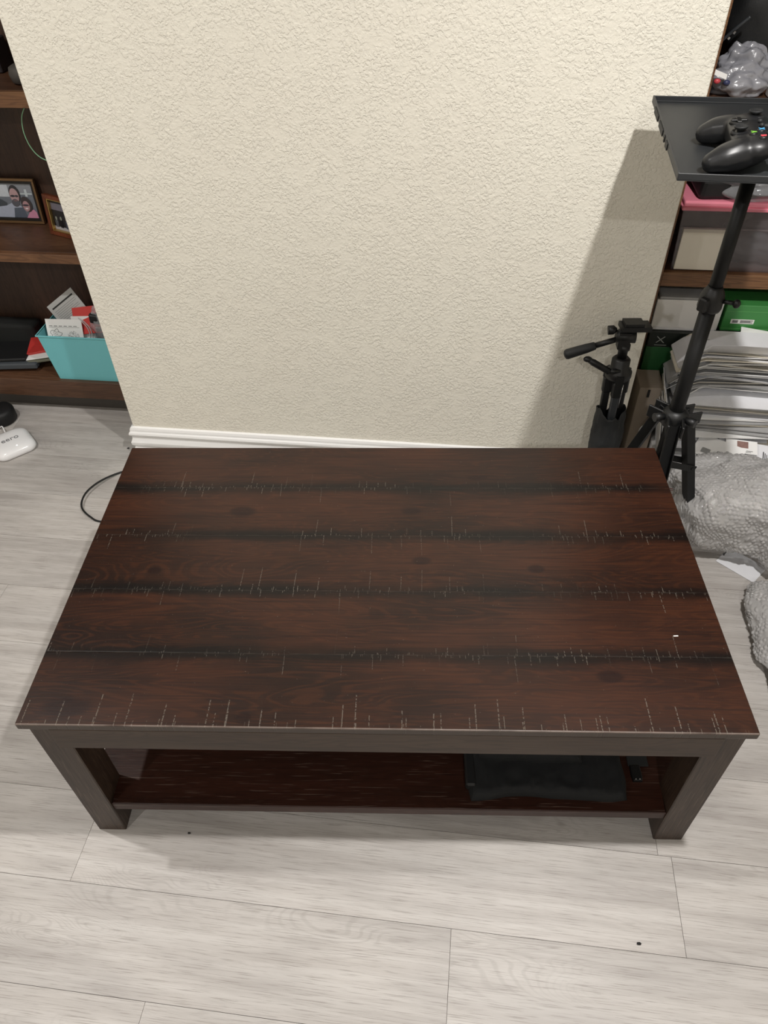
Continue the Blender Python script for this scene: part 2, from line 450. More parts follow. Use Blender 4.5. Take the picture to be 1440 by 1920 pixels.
# ------------------------------------------------------------------ CAMERA (measured from the photo's perspective)
F_PX, PITCH, YAW, ROLL = 1381.85, 0.7742, -0.1414, -0.0307
CAM = Vector((0.1387, -0.9855, 1.5796))
fw = Vector((math.sin(YAW) * math.cos(PITCH), math.cos(YAW) * math.cos(PITCH), -math.sin(PITCH)))
rr = Vector((math.cos(YAW), -math.sin(YAW), 0)); uu = rr.cross(fw)
r2 = rr * math.cos(ROLL) + uu * math.sin(ROLL); u2 = -rr * math.sin(ROLL) + uu * math.cos(ROLL)
cam = bpy.data.cameras.new('camera'); cam.sensor_fit = 'VERTICAL'; cam.sensor_height = 32.0
cam.lens = F_PX / 1920 * 32.0; cam.clip_start = 0.02
co_ = bpy.data.objects.new('camera', cam); COL.objects.link(co_)
co_.matrix_world = Matrix.Translation(CAM) @ Matrix((r2, u2, -fw)).transposed().to_4x4()
SC.camera = co_

# ------------------------------------------------------------------ ROOM
XL, XR = -0.9398, 0.6019          # the projecting wall between the two bookcases
YW = 0.8198
YB = 1.275                          # rear wall of the alcoves
RX0, RX1, RY0, CZ = -2.9, 2.5, -3.9, 2.44

def build_floor():
    bm = nb(); lay = bm.loops.layers.float_color.new('plank') if False else None
    bmf = nb()
    fl = bmf.faces.layers.int.new('pid')
    gap = 0.0004
    known = {}
    rows = range(-19, 11)
    y0 = -0.5207; pw = 0.1851; PL = 1.22
    joints = {0: [0.6205], -1: [0.179], -2: [-0.3715], 1: [-0.626, 0.2965 + 0.9]}
    joints[1] = [-0.626]
    pid = 0
    ids = []
    rnd = random.Random(5)
    for r in rows:
        ya, yb = y0 + r * pw, y0 + (r + 1) * pw
        yb_ = min(yb, YB)
        if ya >= YB: break
        off = joints[r][0] if r in joints else rnd.uniform(0, PL)
        k0 = math.floor((RX0 - off) / PL)
        k = k0
        while off + k * PL < RX1:
            xa, xb = max(off + k * PL, RX0), min(off + (k + 1) * PL, RX1)
            if xb - xa > 0.01:
                g_ = box(bmf, xa + gap, xb - gap, ya + gap, yb_ - gap, -0.008, 0.0)
                ids += [rnd.random()] * 8
            k += 1
    me = bpy.data.meshes.new('floor')
    bmf.verts.index_update(); bmf.to_mesh(me); bmf.free()
    at = me.attributes.new('plank', 'FLOAT', 'POINT')
    at.data.foreach_set('value', ids)
    # dark underlay seen through the joints
    bm = nb(); bm.from_mesh(me)
    n0 = len(bm.faces)
    box(bm, RX0, RX1, RY0, YB, -0.03, -0.0025)
    bm.faces.ensure_lookup_table()
    for f in bm.faces[n0:]: f.material_index = 1
    bm.to_mesh(me); bm.free()
    fin_me('floor', me, [M['floor'], M['groove']], kind='structure')
build_floor()

# projecting wall with the baseboard
bm = nb(); box(bm, XL, XR, YW, YB, 0.0, CZ, 0.002); struct('wall_back', bm, M['wall'])
bm = nb(); box(bm, RX0 - 0.1, RX1 + 0.1, YB, YB + 0.1, 0, CZ); struct('wall_alcove', bm, M['side_wall'])
bm = nb(); box(bm, RX0 - 0.1, RX0, RY0, YB, 0, CZ); struct('wall_left', bm, M['side_wall'])
bm = nb(); box(bm, RX1, RX1 + 0.1, RY0, YB, 0, CZ); struct('wall_right', bm, M['side_wall'])
bm = nb(); box(bm, RX0 - 0.1, RX1 + 0.1, RY0 - 0.1, RY0, 0, CZ); struct('wall_front', bm, M['side_wall'])
bm = nb(); box(bm, RX0 - 0.1, RX1 + 0.1, RY0 - 0.1, YB + 0.1, CZ, CZ + 0.06); struct('ceiling', bm, M['ceiling'])

BP = [(0.0, 0.001), (0.0145, 0.001), (0.0145, 0.020), (0.0120, 0.026), (0.0085, 0.033), (0.0105, 0.037), (0.0150, 0.045), (0.0155, 0.054), (0.0125, 0.060),
      (0.0095, 0.068), (0.0090, 0.076), (0.0135, 0.081), (0.0155, 0.087), (0.0135, 0.093), (0.0100, 0.097), (0.0095, 0.103), (0.0070, 0.110), (0.0, 0.1125)]
def baseboard(name, path):
    """profile swept along path of (x, y, nx, ny): outward offsets, mitred"""
    bm = nb(); rings = []
    for (x, y, nx, ny) in path:
        rings.append([bm.verts.new((x + nx * d, y + ny * d, z)) for d, z in BP])
    for a, b in zip(rings, rings[1:]):
        for k in range(len(BP) - 1):
            f = bm.faces.new((a[k], a[k + 1], b[k + 1], b[k]))
    bm.faces.new(rings[0]); bm.faces.new(rings[-1])
    return struct(name, bm, M['base'])
baseboard('baseboard_back', [(XL, YW + 0.15, -1, 0), (XL, YW, -1, -1), (XR, YW, 1, -1), (XR, YW + 0.15, 1, 0)])
baseboard('baseboard_left', [(RX0, RY0, 1, 0), (RX0, 1.0, 1, 0)])
baseboard('baseboard_right', [(RX1, RY0, -1, 0), (RX1, 1.0, -1, 0)])

# ------------------------------------------------------------------ LIGHTS: four recessed ceiling lamps
M['lens'] = emis('glowing_lamp_lens', '#fff1dc', 6.0)
LP = [(0.66, -0.31, 36.0, 'recessed round ceiling lamp above the coffee table near the metal stand'),
      (0.58, -2.10, 20.0, 'recessed round ceiling lamp behind the camera on the right side'),
      (-1.38, -0.21, 20.0, 'recessed round ceiling lamp left of the coffee table near the router'),
      (-1.45, -2.10, 17.0, 'recessed round ceiling lamp behind the camera on the left side')]
for lx, ly, pw_, lab in LP:
    t = thing('ceiling_light', lab, 'ceiling light', (lx, ly, CZ))
    bm = nb(); n = 40
    lathe(bm, [(0.068, CZ - 0.001), (0.092, CZ - 0.001), (0.090, CZ - 0.006), (0.072, CZ - 0.009), (0.068, CZ - 0.004)], n)
    for v in bm.verts: v.co += Vector((lx, ly, 0))
    fin('trim_ring', bm, M['base'], t)
    bm = nb(); lathe(bm, [(0.0675, CZ - 0.002), (0.0675, CZ - 0.0045), (0.05, CZ - 0.006), (0.001, CZ - 0.0065)], n)
    for v in bm.verts: v.co += Vector((lx, ly, 0))
    fin('lens', bm, M['lens'], t)
    L = bpy.data.lights.new('lamp', 'AREA'); L.shape = 'DISK'; L.size = 0.065; L.energy = pw_; L.color = (1.0, 0.97, 0.94)
    L.spread = math.radians(170)
    lo = bpy.data.objects.new('ceiling_lamp_glow', L); COL.objects.link(lo); lo.location = (lx, ly, CZ - 0.012)

W = bpy.data.worlds.new('world'); SC.world = W; W.use_nodes = True
W.node_tree.nodes['Background'].inputs[0].default_value = (0.8, 0.78, 0.75, 1); W.node_tree.nodes['Background'].inputs[1].default_value = 0.15

# ------------------------------------------------------------------ COFFEE TABLE
TL, TW, TH, TA = 1.2478, 0.7387, 0.46, 0.093
tbl = thing('coffee_table', 'long dark mahogany plank-top coffee table in front of the cream wall', 'coffee table', (0, 0, 0), TA)
hx, hy = TL / 2, TW / 2
bm = nb()
box(bm, -hx, hx, -hy, hy, 0.443, TH, 0.0022, seg=2)
fin('tabletop', bm, M['top'], tbl, local=True)
lw = 0.0591; ly_ = 0.066; ox = 0.0074; oy = 0.0120
for sx in (-1, 1):
    for sy in (-1, 1):
        bm = nb()
        xa = sx * (hx - ox); xb = sx * (hx - ox - lw); ya = sy * (hy - oy); yb = sy * (hy - oy - ly_)
        box(bm, min(xa, xb), max(xa, xb), min(ya, yb), max(ya, yb), 0.0, 0.443, 0.0018)
        fin('leg', bm, M['legwood'], tbl, local=True)
for sy in (-1, 1):
    bm = nb(); ya = sy * (hy - 0.0005); yb = sy * (hy - oy + 0.0) if False else sy * (hy - 0.0185)
    poly = [(-0.573, 0.443), (-0.573, 0.380), (0.573, 0.380), (0.573, 0.443)]
    box(bm, -0.572, 0.573, min(ya, yb), max(ya, yb), 0.379, 0.443, 0.0015)
    fin('apron', bm, M['apronwood'], tbl, local=True)
for sx in (-1, 1):
    bm = nb(); xa = sx * (hx - ox - 0.004); xb = sx * (hx - ox - 0.022)
    box(bm, min(xa, xb), max(xa, xb), -hy + oy + ly_, hy - oy - ly_, 0.379, 0.443, 0.001)
    fin('side_apron', bm, M['apronwood'], tbl, local=True)
# lower shelf notched round the legs
bm = nb(); a_, b_ = 0.607, hx - ox - lw - 0.0005; c_, d_ = hy - oy - 0.004, hy - oy - ly_ - 0.0005
poly = [(-b_, -c_), (b_, -c_), (b_, -d_), (a_, -d_), (a_, d_), (b_, d_), (b_, c_), (-b_, c_), (-b_, d_), (-a_, d_), (-a_, -d_), (-b_, -d_)]
prism(bm, poly, 0.093, 0.1205, bev=0.002)
fin('lower_shelf', bm, M['shelfwood'], tbl, local=True)
Tm = Matrix.Rotation(TA, 4, 'Z')
def tb(x, y, z): return Tm @ Vector((x, y, z))

# shelf joint lines are worn pale: thin grooves
# ------------------------------------------------------------------ FOLDED DARK CLOTH + CLIP on the lower shelf
def folded_cloth():
    t = thing('folded_garment', 'black folded garment lying flat on the lower table shelf', 'clothes', tb(0.32, -0.19, 0.1215), TA)
    def layer(name, x0, x1, y0, y1, z0, h, seed, mat):
        bm = nb(); nx, ny = 70, 54
        def f(u, v):
            # rounded slab
            x = x0 + (x1 - x0) * u; y = y0 + (y1 - y0) * v
            e = min(u, 1 - u) * (x1 - x0); e2 = min(v, 1 - v) * (y1 - y0); R = 0.016
            k = min(1, e / R); k2 = min(1, e2 / R)
            z = z0 + h * math.sqrt(max(0, 1 - (1 - k) ** 2)) * math.sqrt(max(0, 1 - (1 - k2) ** 2))
            wv = fbm((x * 16 + seed, y * 16, seed), 3) * 0.006 + abs(fbm((x * 34, y * 9 + seed, 2.1), 2)) * 0.006
            z += wv * min(k, k2)
            x += fbm((x * 9, y * 9, seed + 5), 2) * 0.012; y += fbm((x * 9, y * 9, seed + 9), 2) * 0.010
            return Vector((x, y, z))
        grid_mesh(bm, nx, ny, f)
        # underside
        bmesh.ops.recalc_face_normals(bm, faces=bm.faces)
        es = [e for e in bm.edges if e.is_boundary]
        r = bmesh.ops.extrude_edge_only(bm, edges=es)
        for v_ in [q for q in r['geom'] if isinstance(q, bmesh.types.BMVert)]: v_.co.z = z0 - 0.0005
        return fin(name, bm, mat, t, local=True)
    layer('lower_fold', -0.148, 0.172, -0.142, 0.10, 0.0010, 0.020, 1.0, M['cloth'])
    layer('upper_fold', -0.128, 0.085, -0.070, 0.115, 0.020, 0.024, 4.0, M['cloth'])
    bm = nb(); box(bm, -0.158, -0.137, -0.125, 0.05, 0.0008, 0.026, 0.004); fin('side_fold', bm, M['blackmatte'], t, local=True)
folded_cloth()
t = thing('strap_buckle', 'small black buckle with short strap on the lower shelf beside the folded garment', 'buckle', tb(0.513, -0.27, 0.1215), TA)
bm = nb()
prism(bm, [(-0.009, -0.022), (0.009, -0.022), (0.011, -0.010), (0.010, 0.012), (-0.010, 0.012), (-0.011, -0.010)], 0.0, 0.009, bev=0.002)
fin('buckle_body', bm, M['black'], t, local=True)
for s_ in (-1, 1):
    bm = nb(); sphere(bm, (0.004 * s_, -0.019, 0.0095), 0.0016, sub=2); fin('stud', bm, M['chrome'], t, local=True)
bm = nb(); box(bm, -0.012, 0.030, 0.012, 0.11, 0.0003, 0.004, 0.001); fin('strap', bm, M['fabric_bag'], t, local=True)

# tiny crumbs on the floor and table
def crumb(name, p, r, lab, mat, cat):
    bm = nb(); vs = sphere(bm, (p[0], p[1], p[2] + r * 0.45), (r, r * 0.55, r * 0.5), sub=2)
    for v in vs: v.co += Vector((fbm(v.co * 900, 2), fbm(v.co * 700 + Vector((3, 3, 3)), 2), 0)) * r * 0.5
    tag(fin(name, bm, mat), lab, cat)
crumb('floor_crumb', (-0.385, -0.400, 0), 0.0035, 'black speck of dirt on the floor by the front left table leg', M['blackmatte'], 'crumb')
crumb('floor_crumb', (0.5351, -0.5067, 0), 0.004, 'black speck of dirt on the floor in front of the right table leg', M['blackmatte'], 'crumb')
crumb('floor_crumb', (-0.992, 0.835, 0), 0.0045, 'black speck of dirt on the floor beside the corner of the white baseboard', M['blackmatte'], 'crumb')
bm = nb(); q = tb(0.5352, -0.1738, TH); obox(bm, (q.x, q.y, TH + 0.0007), (0.0085, 0.0018, 0.0012), (0, 0, TA + 0.05))
tag(fin('thread', bm, M['paper']), 'short white thread lying on the right part of the tabletop', 'thread')

# ------------------------------------------------------------------ BOOKCASES
YF = 1.0; YBK = 1.25
def bookcase(x0, x1, shelves, label, left_panel=True, right_panel=True, mt=None):
    t = thing('bookcase', label, 'bookcase', ((x0 + x1) / 2, 1.13, 0.0))
    top = 2.30
    bm = nb(); box(bm, x0 + 0.001, x1 - 0.001, YBK, YBK + 0.012, 0.08, top); fin('back_panel', bm, M['oak_z'], t)
    for a, b in ((x0, x0 + 0.02), (x1 - 0.02, x1)):
        bm = nb(); box(bm, a, b, YF, YBK, 0.0, top, 0.001); s_ = fin('side_panel', bm, M['oak_z'], t)
        bm = nb(); box(bm, a, b, YF - 0.0015, YF - 0.0002, 0.08, top, 0.0004); fin('edge_strip', bm, M['oak_edge'], s_)
    for z0, z1 in shelves:
        bm = nb(); box(bm, x0 + 0.0205, x1 - 0.0205, YF + 0.0182, YBK - 0.0005, z0, z1, 0.0005); s_ = fin('shelf', bm, M['oak_x'], t)
        bm = nb(); box(bm, x0 + 0.0205, x1 - 0.0205, YF + 0.0005, YF + 0.018, z0, z1, 0.001); fin('edge_strip', bm, M['oak_edge'] if z0 > 0.3 else M['oak_x'], s_)
    bm = nb(); box(bm, x0 + 0.0205, x1 - 0.0205, 1.055, 1.07, 0.0, 0.0755); fin('toe_kick', bm, M['toe'], t)
    return t
bookcase(-2.35, XL - 0.017, [(0.0765, 0.145), (0.577, 0.605), (1.007, 1.045), (1.50, 1.53), (1.95, 1.98)],
         'dark stained oak bookcase left of the cream wall holding picture frames and a turquoise bin')
bookcase(XR + 0.030, 2.05, [(0.0765, 0.145), (0.576, 0.616), (1.007, 1.045), (1.50, 1.53), (1.95, 1.98)],
         'dark stained oak bookcase right of the cream wall crammed with boxes and mail')

# ------------------------------------------------------------------ LEFT BOOKCASE CONTENTS
def plane_map(o, ux, uz):
    """matrix taking (u, v, depth) to world: u along ux, v along uz, depth along normal"""
    ux = Vector(ux).normalized(); uz = Vector(uz); uz = (uz - ux * uz.dot(ux)).normalized(); n = ux.cross(uz)
    Mx = Matrix((ux, uz, n)).transposed().to_4x4(); return Matrix.Translation(o) @ Mx

def frame_border(bm, w, h, t, d0, d1, Mx):
    for (a, b, c, d) in ((0, w, 0, t), (0, w, h - t, h), (0, t, t, h - t), (w - t, w, t, h - t)):
        box(bm, a, b, c, d, d0, d1, 0.0008, Mx)

# framed photograph of a man and a child
t = thing('picture_frame', 'bronze frame with a photo of a man and a child in pink', 'picture frame', (-1.33, 1.215, 0.605))
w_, h_ = 0.190, 0.142
w_, h_ = 0.190, 0.136
FM = plane_map((-1.247 - w_, 1.222, 0.6055), (1, -0.01, 0), (0.085, 0.11, 0.98))
bm = nb(); frame_border(bm, w_, h_, 0.0075, 0, 0.012, FM); fin('frame_rim', bm, plain('bronze_frame', '#7a5f42', 0.35, metal=0.5), t)
bm = nb(); frame_border(bm, w_ - 0.0154, h_ - 0.0154, 0.008, 0.001, 0.0085, FM @ Matrix.Translation((0.0077, 0.0077, 0))); fin('inner_slip', bm, M['mat_black'], t)
bm = nb(); box(bm, 0.003, w_ - 0.003, 0.003, h_ - 0.003, -0.004, 0.0009, 0, FM); fin('backing_board', bm, M['mat_black'], t)
def pic(name, par, FMx, shapes):
    """printed picture: every tone is a thin layer on the photo plane"""
    bm = nb(); mats = []
    lvl = 0
    for (kind, args, col) in shapes:
        n0 = len(bm.faces)
        z = 0.0010 + 0.00012 * lvl; lvl += 1
        if kind == 'r': x0, x1, y0, y1 = args; poly = [(x0, y0), (x1, y0), (x1, y1), (x0, y1)]
        elif kind == 'e':
            cx, cy, rx, ry = args[:4]; a0 = args[4] if len(args) > 4 else 0
            poly = [(cx + rx * math.cos(a) * math.cos(a0) - ry * math.sin(a) * math.sin(a0), cy + rx * math.cos(a) * math.sin(a0) + ry * math.sin(a) * math.cos(a0)) for a in [2 * PI * k / 22 for k in range(22)]]
        else: poly = args
        prism(bm, poly, z, z + 0.0001, FMx)
        if col not in mats: mats.append(col)
        bm.faces.ensure_lookup_table()
        for f in bm.faces[n0:]: f.material_index = mats.index(col)
    return fin(name, bm, [plain('photo_print_' + c[1:], c, 0.25, var=0.12, scale=120) for c in mats], par)
px0, px1, py0, py1 = 0.0155, w_ - 0.0155, 0.0155, h_ - 0.0155
sh = [('r', (px0, px1, py0, py1), '#6e7580'), ('r', (px0, px1, py1 - 0.028, py1), '#8d929b'), ('r', (px0 + 0.02, px0 + 0.075, py1 - 0.042, py1 - 0.006), '#c6cdd6'),
      ('r', (px1 - 0.075, px1 - 0.006, py1 - 0.034, py1 - 0.029), '#b9c4c9'), ('r', (px1 - 0.062, px1 - 0.056, py1 - 0.040, py1 - 0.020), '#c9d3d8'), ('r', (px1 - 0.03, px1 - 0.022, py1 - 0.040, py1 - 0.018), '#c2ccd2'),
      ('p', [(px0, py0), (px0 + 0.05, py0), (px0 + 0.06, py0 + 0.045), (px0 + 0.03, py0 + 0.062), (px0, py0 + 0.058)], '#3f464f'),
      ('p', [(px0, py0), (px0 + 0.118, py0), (px0 + 0.108, py0 + 0.032), (px0 + 0.088, py0 + 0.050), (px0 + 0.055, py0 + 0.036), (px0, py0 + 0.028)], '#a9b1c4'),
      ('p', [(px0 + 0.072, py0), (px0 + 0.118, py0), (px0 + 0.110, py0 + 0.032), (px0 + 0.080, py0 + 0.030)], '#565f6e'),
      ('e', (px0 + 0.094, py0 + 0.072, 0.0185, 0.027), '#2e2d33'), ('e', (px0 + 0.0915, py0 + 0.067, 0.0150, 0.0225), '#b5979a'),
      ('e', (px0 + 0.090, py0 + 0.045, 0.013, 0.012), '#555660'), ('e', (px0 + 0.086, py0 + 0.066, 0.008, 0.0035), '#33333c'), ('e', (px0 + 0.099, py0 + 0.066, 0.006, 0.0035), '#3c3a44'),
      ('e', (px0 + 0.092, py0 + 0.052, 0.006, 0.002), '#7a5a60'),
      ('p', [(px1 - 0.044, py0), (px1 - 0.004, py0), (px1 - 0.006, py0 + 0.018), (px1 - 0.014, py0 + 0.027), (px1 - 0.03, py0 + 0.018)], '#c88ba6'),
      ('e', (px1 - 0.033, py0 + 0.042, 0.0175, 0.024, 0.25), '#3a3236'), ('e', (px1 - 0.036, py0 + 0.036, 0.0115, 0.016), '#b08a90'),
      ('e', (px1 - 0.037, py0 + 0.039, 0.011, 0.003), '#3b3540'), ('e', (px1 - 0.036, py0 + 0.029, 0.005, 0.0022), '#e6dfe4')]
pic('photo_print', t, FM, sh)
bm = nb(); obox(bm, (-1.33, 1.243, 0.640), (0.03, 0.003, 0.068), (-0.03, 0, 0)); fin('easel_stand', bm, M['mat_black'], t)

# second frame, reddish wood with a gilt inner strip
t = thing('picture_frame', 'reddish wooden frame with gilt strip and dark photo, half hidden by the wall edge', 'picture frame', (-1.13, 1.14, 0.605))
w2, h2 = 0.155, 0.120
FM2 = plane_map((-1.190, 1.152, 0.6055), (0.93, -0.37, 0), (0.06, 0.10, 0.99))
bm = nb(); frame_border(bm, w2, h2, 0.0115, 0, 0.014, FM2); fin('frame_rim', bm, M['redwood'], t)
bm = nb(); frame_border(bm, w2 - 0.0234, h2 - 0.0234, 0.0035, 0.001, 0.012, FM2 @ Matrix.Translation((0.0117, 0.0117, 0))); fin('gilt_slip', bm, M['gold'], t)
bm = nb(); box(bm, 0.003, w2 - 0.003, 0.003, h2 - 0.003, -0.004, 0.0009, 0, FM2); fin('backing_board', bm, M['mat_black'], t)
a0 = 0.0155
pic('photo_print', t, FM2, [('r', (a0, w2 - a0, a0, h2 - a0), '#26272b'), ('r', (a0, w2 - a0, h2 - a0 - 0.03, h2 - a0 - 0.01), '#6f6c78'), ('r', (a0, w2 - a0, a0, a0 + 0.010), '#a9a9b0'),
    ('e', (a0 + 0.012, a0 + 0.034, 0.004, 0.006), '#8a8e84'), ('e', (a0 + 0.032, a0 + 0.036, 0.004, 0.006), '#8a8e84'), ('e', (a0 + 0.056, a0 + 0.036, 0.004, 0.006), '#9a8e84'),
    ('r', (a0 + 0.006, a0 + 0.018, a0 + 0.008, a0 + 0.028), '#55585f'), ('r', (a0 + 0.026, a0 + 0.038, a0 + 0.008, a0 + 0.030), '#15161a'), ('r', (a0 + 0.050, a0 + 0.062, a0 + 0.008, a0 + 0.030), '#4a4d5a')])

# pale green cord loop hanging under the upper shelf
bm = nb(); tube(bm, spline([(-1.078, 1.045, 1.006), (-1.102, 1.045, 0.975), (-1.112, 1.045, 0.935), (-1.106, 1.045, 0.895), (-1.085, 1.045, 0.868), (-1.050, 1.045, 0.862), (-1.02, 1.05, 0.90), (-1.015, 1.05, 1.006)]), 0.0014, 8)
tag(fin('hanging_cord', bm, M['green_cord']), 'pale green cord hanging in a loop below the upper left shelf', 'cord')
# dark round thing and a dark box on the upper shelf
bm = nb(); lathe(bm, [(0.020, 1.0455), (0.030, 1.050), (0.034, 1.068), (0.030, 1.084), (0.018, 1.090), (0.001, 1.091)], 28, Matrix.Translation((-1.085, 1.085, 0)))
tag(fin('round_jar', bm, M['toe']), 'small dark rounded jar on the upper left shelf beside the wall edge', 'jar')
bm = nb(); box(bm, -1.42, -1.192, 1.17, 1.235, 1.0455, 1.125, 0.003)
tag(fin('dark_box', bm, plain('dark_purple_card', '#2c2629', 0.6)), 'low dark box at the left edge of the upper left shelf', 'box')

# turquoise bin with its contents on the bottom shelf
t = thing('storage_bin', 'turquoise plastic storage bin full of leaflets on the bottom left shelf', 'storage bin', (-1.115, 1.08, 0.1455))
def open_bin(bm, x0, x1, y0, y1, z0, z1, taper, th, rim=0.0):
    def ring(k, inset, z):
        e = taper * (1 - k)
        return [bm.verts.new(p) for p in ((x0 + e + inset, y0 + e + inset, z), (x1 - e - inset, y0 + e + inset, z), (x1 - e - inset, y1 - e - inset, z), (x0 + e + inset, y1 - e - inset, z))]
    A = ring(0, 0, z0); B = ring(1, 0, z1); C_ = ring(1, th, z1); D = ring(0, th, z0 + th)
    bm.faces.new(A[::-1]); bm.faces.new(D)
    for P, Q in ((A, B), (B, C_), (C_, D)):
        for k in range(4): bm.faces.new((P[k], P[(k + 1) % 4], Q[(k + 1) % 4], Q[k]))
bm = nb(); open_bin(bm, -1.284, -0.962, 1.001, 1.168, 0.1455, 0.322, 0.014, 0.0025)
bmesh.ops.bevel(bm, geom=[e for e in bm.edges if abs(e.verts[0].co.z - e.verts[1].co.z) > 0.1], offset=0.004, segments=2, affect='EDGES')
fin('bin_shell', bm, M['teal'], t)
bm = nb()
for (a, b, c, d) in ((-1.287, -0.960, 0.9985, 1.0012), (-1.287, -1.2838, 1.0012, 1.170), (-1.287, -0.960, 1.168, 1.1708)): box(bm, a, b, c, d, 0.3185, 0.3235, 0.0006)
fin('bin_rim', bm, M['teal'], t)

def sheet(name, Mx, w, h, th, mat, lab, cat, prints=None, group=None, bend=0.0):
    """flat card with optional printed marks as a child"""
    o_ = thing(name, lab, cat, Mx.translation, 0, group) if prints else None
    bm = nb(); nx = 10
    for k in range(nx):
        pass
    V0 = []; V1 = []
    for j in (0, 1):
        for k in range(nx + 1):
            u = k / nx; d = bend * math.sin(PI * u)
            V0.append(bm.verts.new(Mx @ Vector((w * u, h * j, d)))); V1.append(bm.verts.new(Mx @ Vector((w * u, h * j, d + th))))
    n1 = nx + 1
    for k in range(nx):
        bm.faces.new((V0[k], V0[k + 1], V0[n1 + k + 1], V0[n1 + k])); bm.faces.new((V1[k], V1[k + 1], V1[n1 + k + 1], V1[n1 + k]))
        bm.faces.new((V0[k], V0[k + 1], V1[k + 1], V1[k])); bm.faces.new((V0[n1 + k], V0[n1 + k + 1], V1[n1 + k + 1], V1[n1 + k]))
    bm.faces.new((V0[0], V0[n1], V1[n1], V1[0])); bm.faces.new((V0[nx], V0[n1 + nx], V1[n1 + nx], V1[nx]))
    if not prints:
        o = fin(name, bm, mat); return tag(o, lab, cat, group)
    fin('card_body', bm, mat, o_)
    for pn, pm, fn in prints:
        b2 = nb(); fn(b2, Mx @ Matrix.Translation((0, 0, th + bend * 0.9))); fin(pn, b2, pm, o_)
    return o_
# leaflet with a game badge
def lf_lines(b, Mx):
    for k in range(6): box(b, 0.010 + k * 0.0165, 0.0215 + k * 0.0165, 0.0985, 0.1003, 0, 0.0003, 0, Mx)
    box(b, 0.008, 0.112, 0.0945, 0.0953, 0, 0.0003, 0, Mx)
def lf_badge(b, Mx):
    R1 = [(0.030 + (0.0175 + 0.0035 * math.sin(5 * a + 0.6)) * math.cos(a), 0.072 + (0.0155 + 0.004 * math.cos(5 * a)) * math.sin(a)) for a in [2 * PI * k / 30 for k in range(30)]]
    for (p, q_) in zip(R1, R1[1:] + R1[:1]):
        m = Vector(((p[0] + q_[0]) / 2, (p[1] + q_[1]) / 2, 0.00015)); L_ = math.dist(p, q_)
        obox_m(b, Mx, m, (L_ + 0.0005, 0.0012, 0.0003), math.atan2(q_[1] - p[1], q_[0] - p[0]))
    for k, yy in enumerate((0.079, 0.072, 0.065)):
        for j in range(4 - (k % 2)):
            obox_m(b, Mx, Vector((0.022 + j * 0.0055, yy + 0.001 * (j % 2), 0.00015)), (0.0038, 0.0014, 0.0003), 0.5 * (-1) ** j)
def obox_m(b, Mx, c, size, a):
    box(b, -size[0] / 2, size[0] / 2, -size[1] / 2, size[1] / 2, -size[2] / 2, size[2] / 2, 0, Mx @ Matrix.Translation(c) @ Matrix.Rotation(a, 4, 'Z'))
def lf_art(b, Mx):
    prism(b, [(0.045, 0.040), (0.112, 0.036), (0.112, 0.044), (0.100, 0.050), (0.094, 0.060), (0.086, 0.050), (0.070, 0.048), (0.050, 0.056), (0.046, 0.050)], 0, 0.0003, Mx)
def lf_dots(b, Mx):
    rn = random.Random(3)
    for k in range(70):
        a = rn.uniform(0, 2 * PI); r = math.sqrt(rn.random())
        obox_m(b, Mx, Vector((0.088 + 0.020 * r * math.cos(a), 0.070 + 0.013 * r * math.sin(a), 0.0005)), (0.0022, 0.0009, 0.0002), rn.uniform(0, 3))
LM = plane_map((-1.262, 1.012, 0.2415), (1, 0.06, -0.012), (-0.06, 0.30, 0.95))
sheet('game_leaflet', LM, 0.122, 0.122, 0.001, M['paper'], 'white game leaflet with a badge and a mound drawing, front of the turquoise bin', 'leaflet',
      [('text_lines', M['inkgrey'], lf_lines), ('badge_print', M['inkgrey'], lf_badge), ('drawing_print', M['ink'], lf_art), ('dotted_print', M['inkgrey'], lf_dots)])
# grey instruction leaflet, tilted
def gl_print(b, Mx):
    box(b, 0.012, 0.112, 0.092, 0.097, 0, 0.0003, 0, Mx)
def gl_lines(b, Mx):
    for k in range(12): box(b, 0.012, 0.112 - 0.02 * (k % 3 == 2), 0.082 - k * 0.0062, 0.0828 - k * 0.0062, 0, 0.0003, 0, Mx)
GM = plane_map((-1.212, 1.078, 0.282), (0.82, 0.10, 0.56), (-0.56, 0.22, 0.80))
sheet('instruction_leaflet', GM, 0.122, 0.112, 0.0012, plain('pale_grey_leaflet', '#b9bab9', 0.6), 'grey instruction leaflet with fine text standing tilted at the back of the turquoise bin', 'leaflet',
      [('heading_bar', M['ink'], gl_print), ('text_lines', M['inkgrey'], gl_lines)])
# red booklet
RM = plane_map((-1.172, 1.05, 0.300), (1, 0.0, 0.16), (-0.16, 0.55, 0.8))
sheet('red_booklet', RM, 0.125, 0.088, 0.006, M['red'], 'red booklet lying tilted behind the white leaflet in the turquoise bin', 'booklet')
WM = plane_map((-1.180, 1.040, 0.25), (1, 0.05, 0.03), (-0.05, 0.30, 0.95))
sheet('white_card', WM, 0.075, 0.112, 0.0012, M['paper'], 'plain white card between the leaflet and the red booklet', 'card')
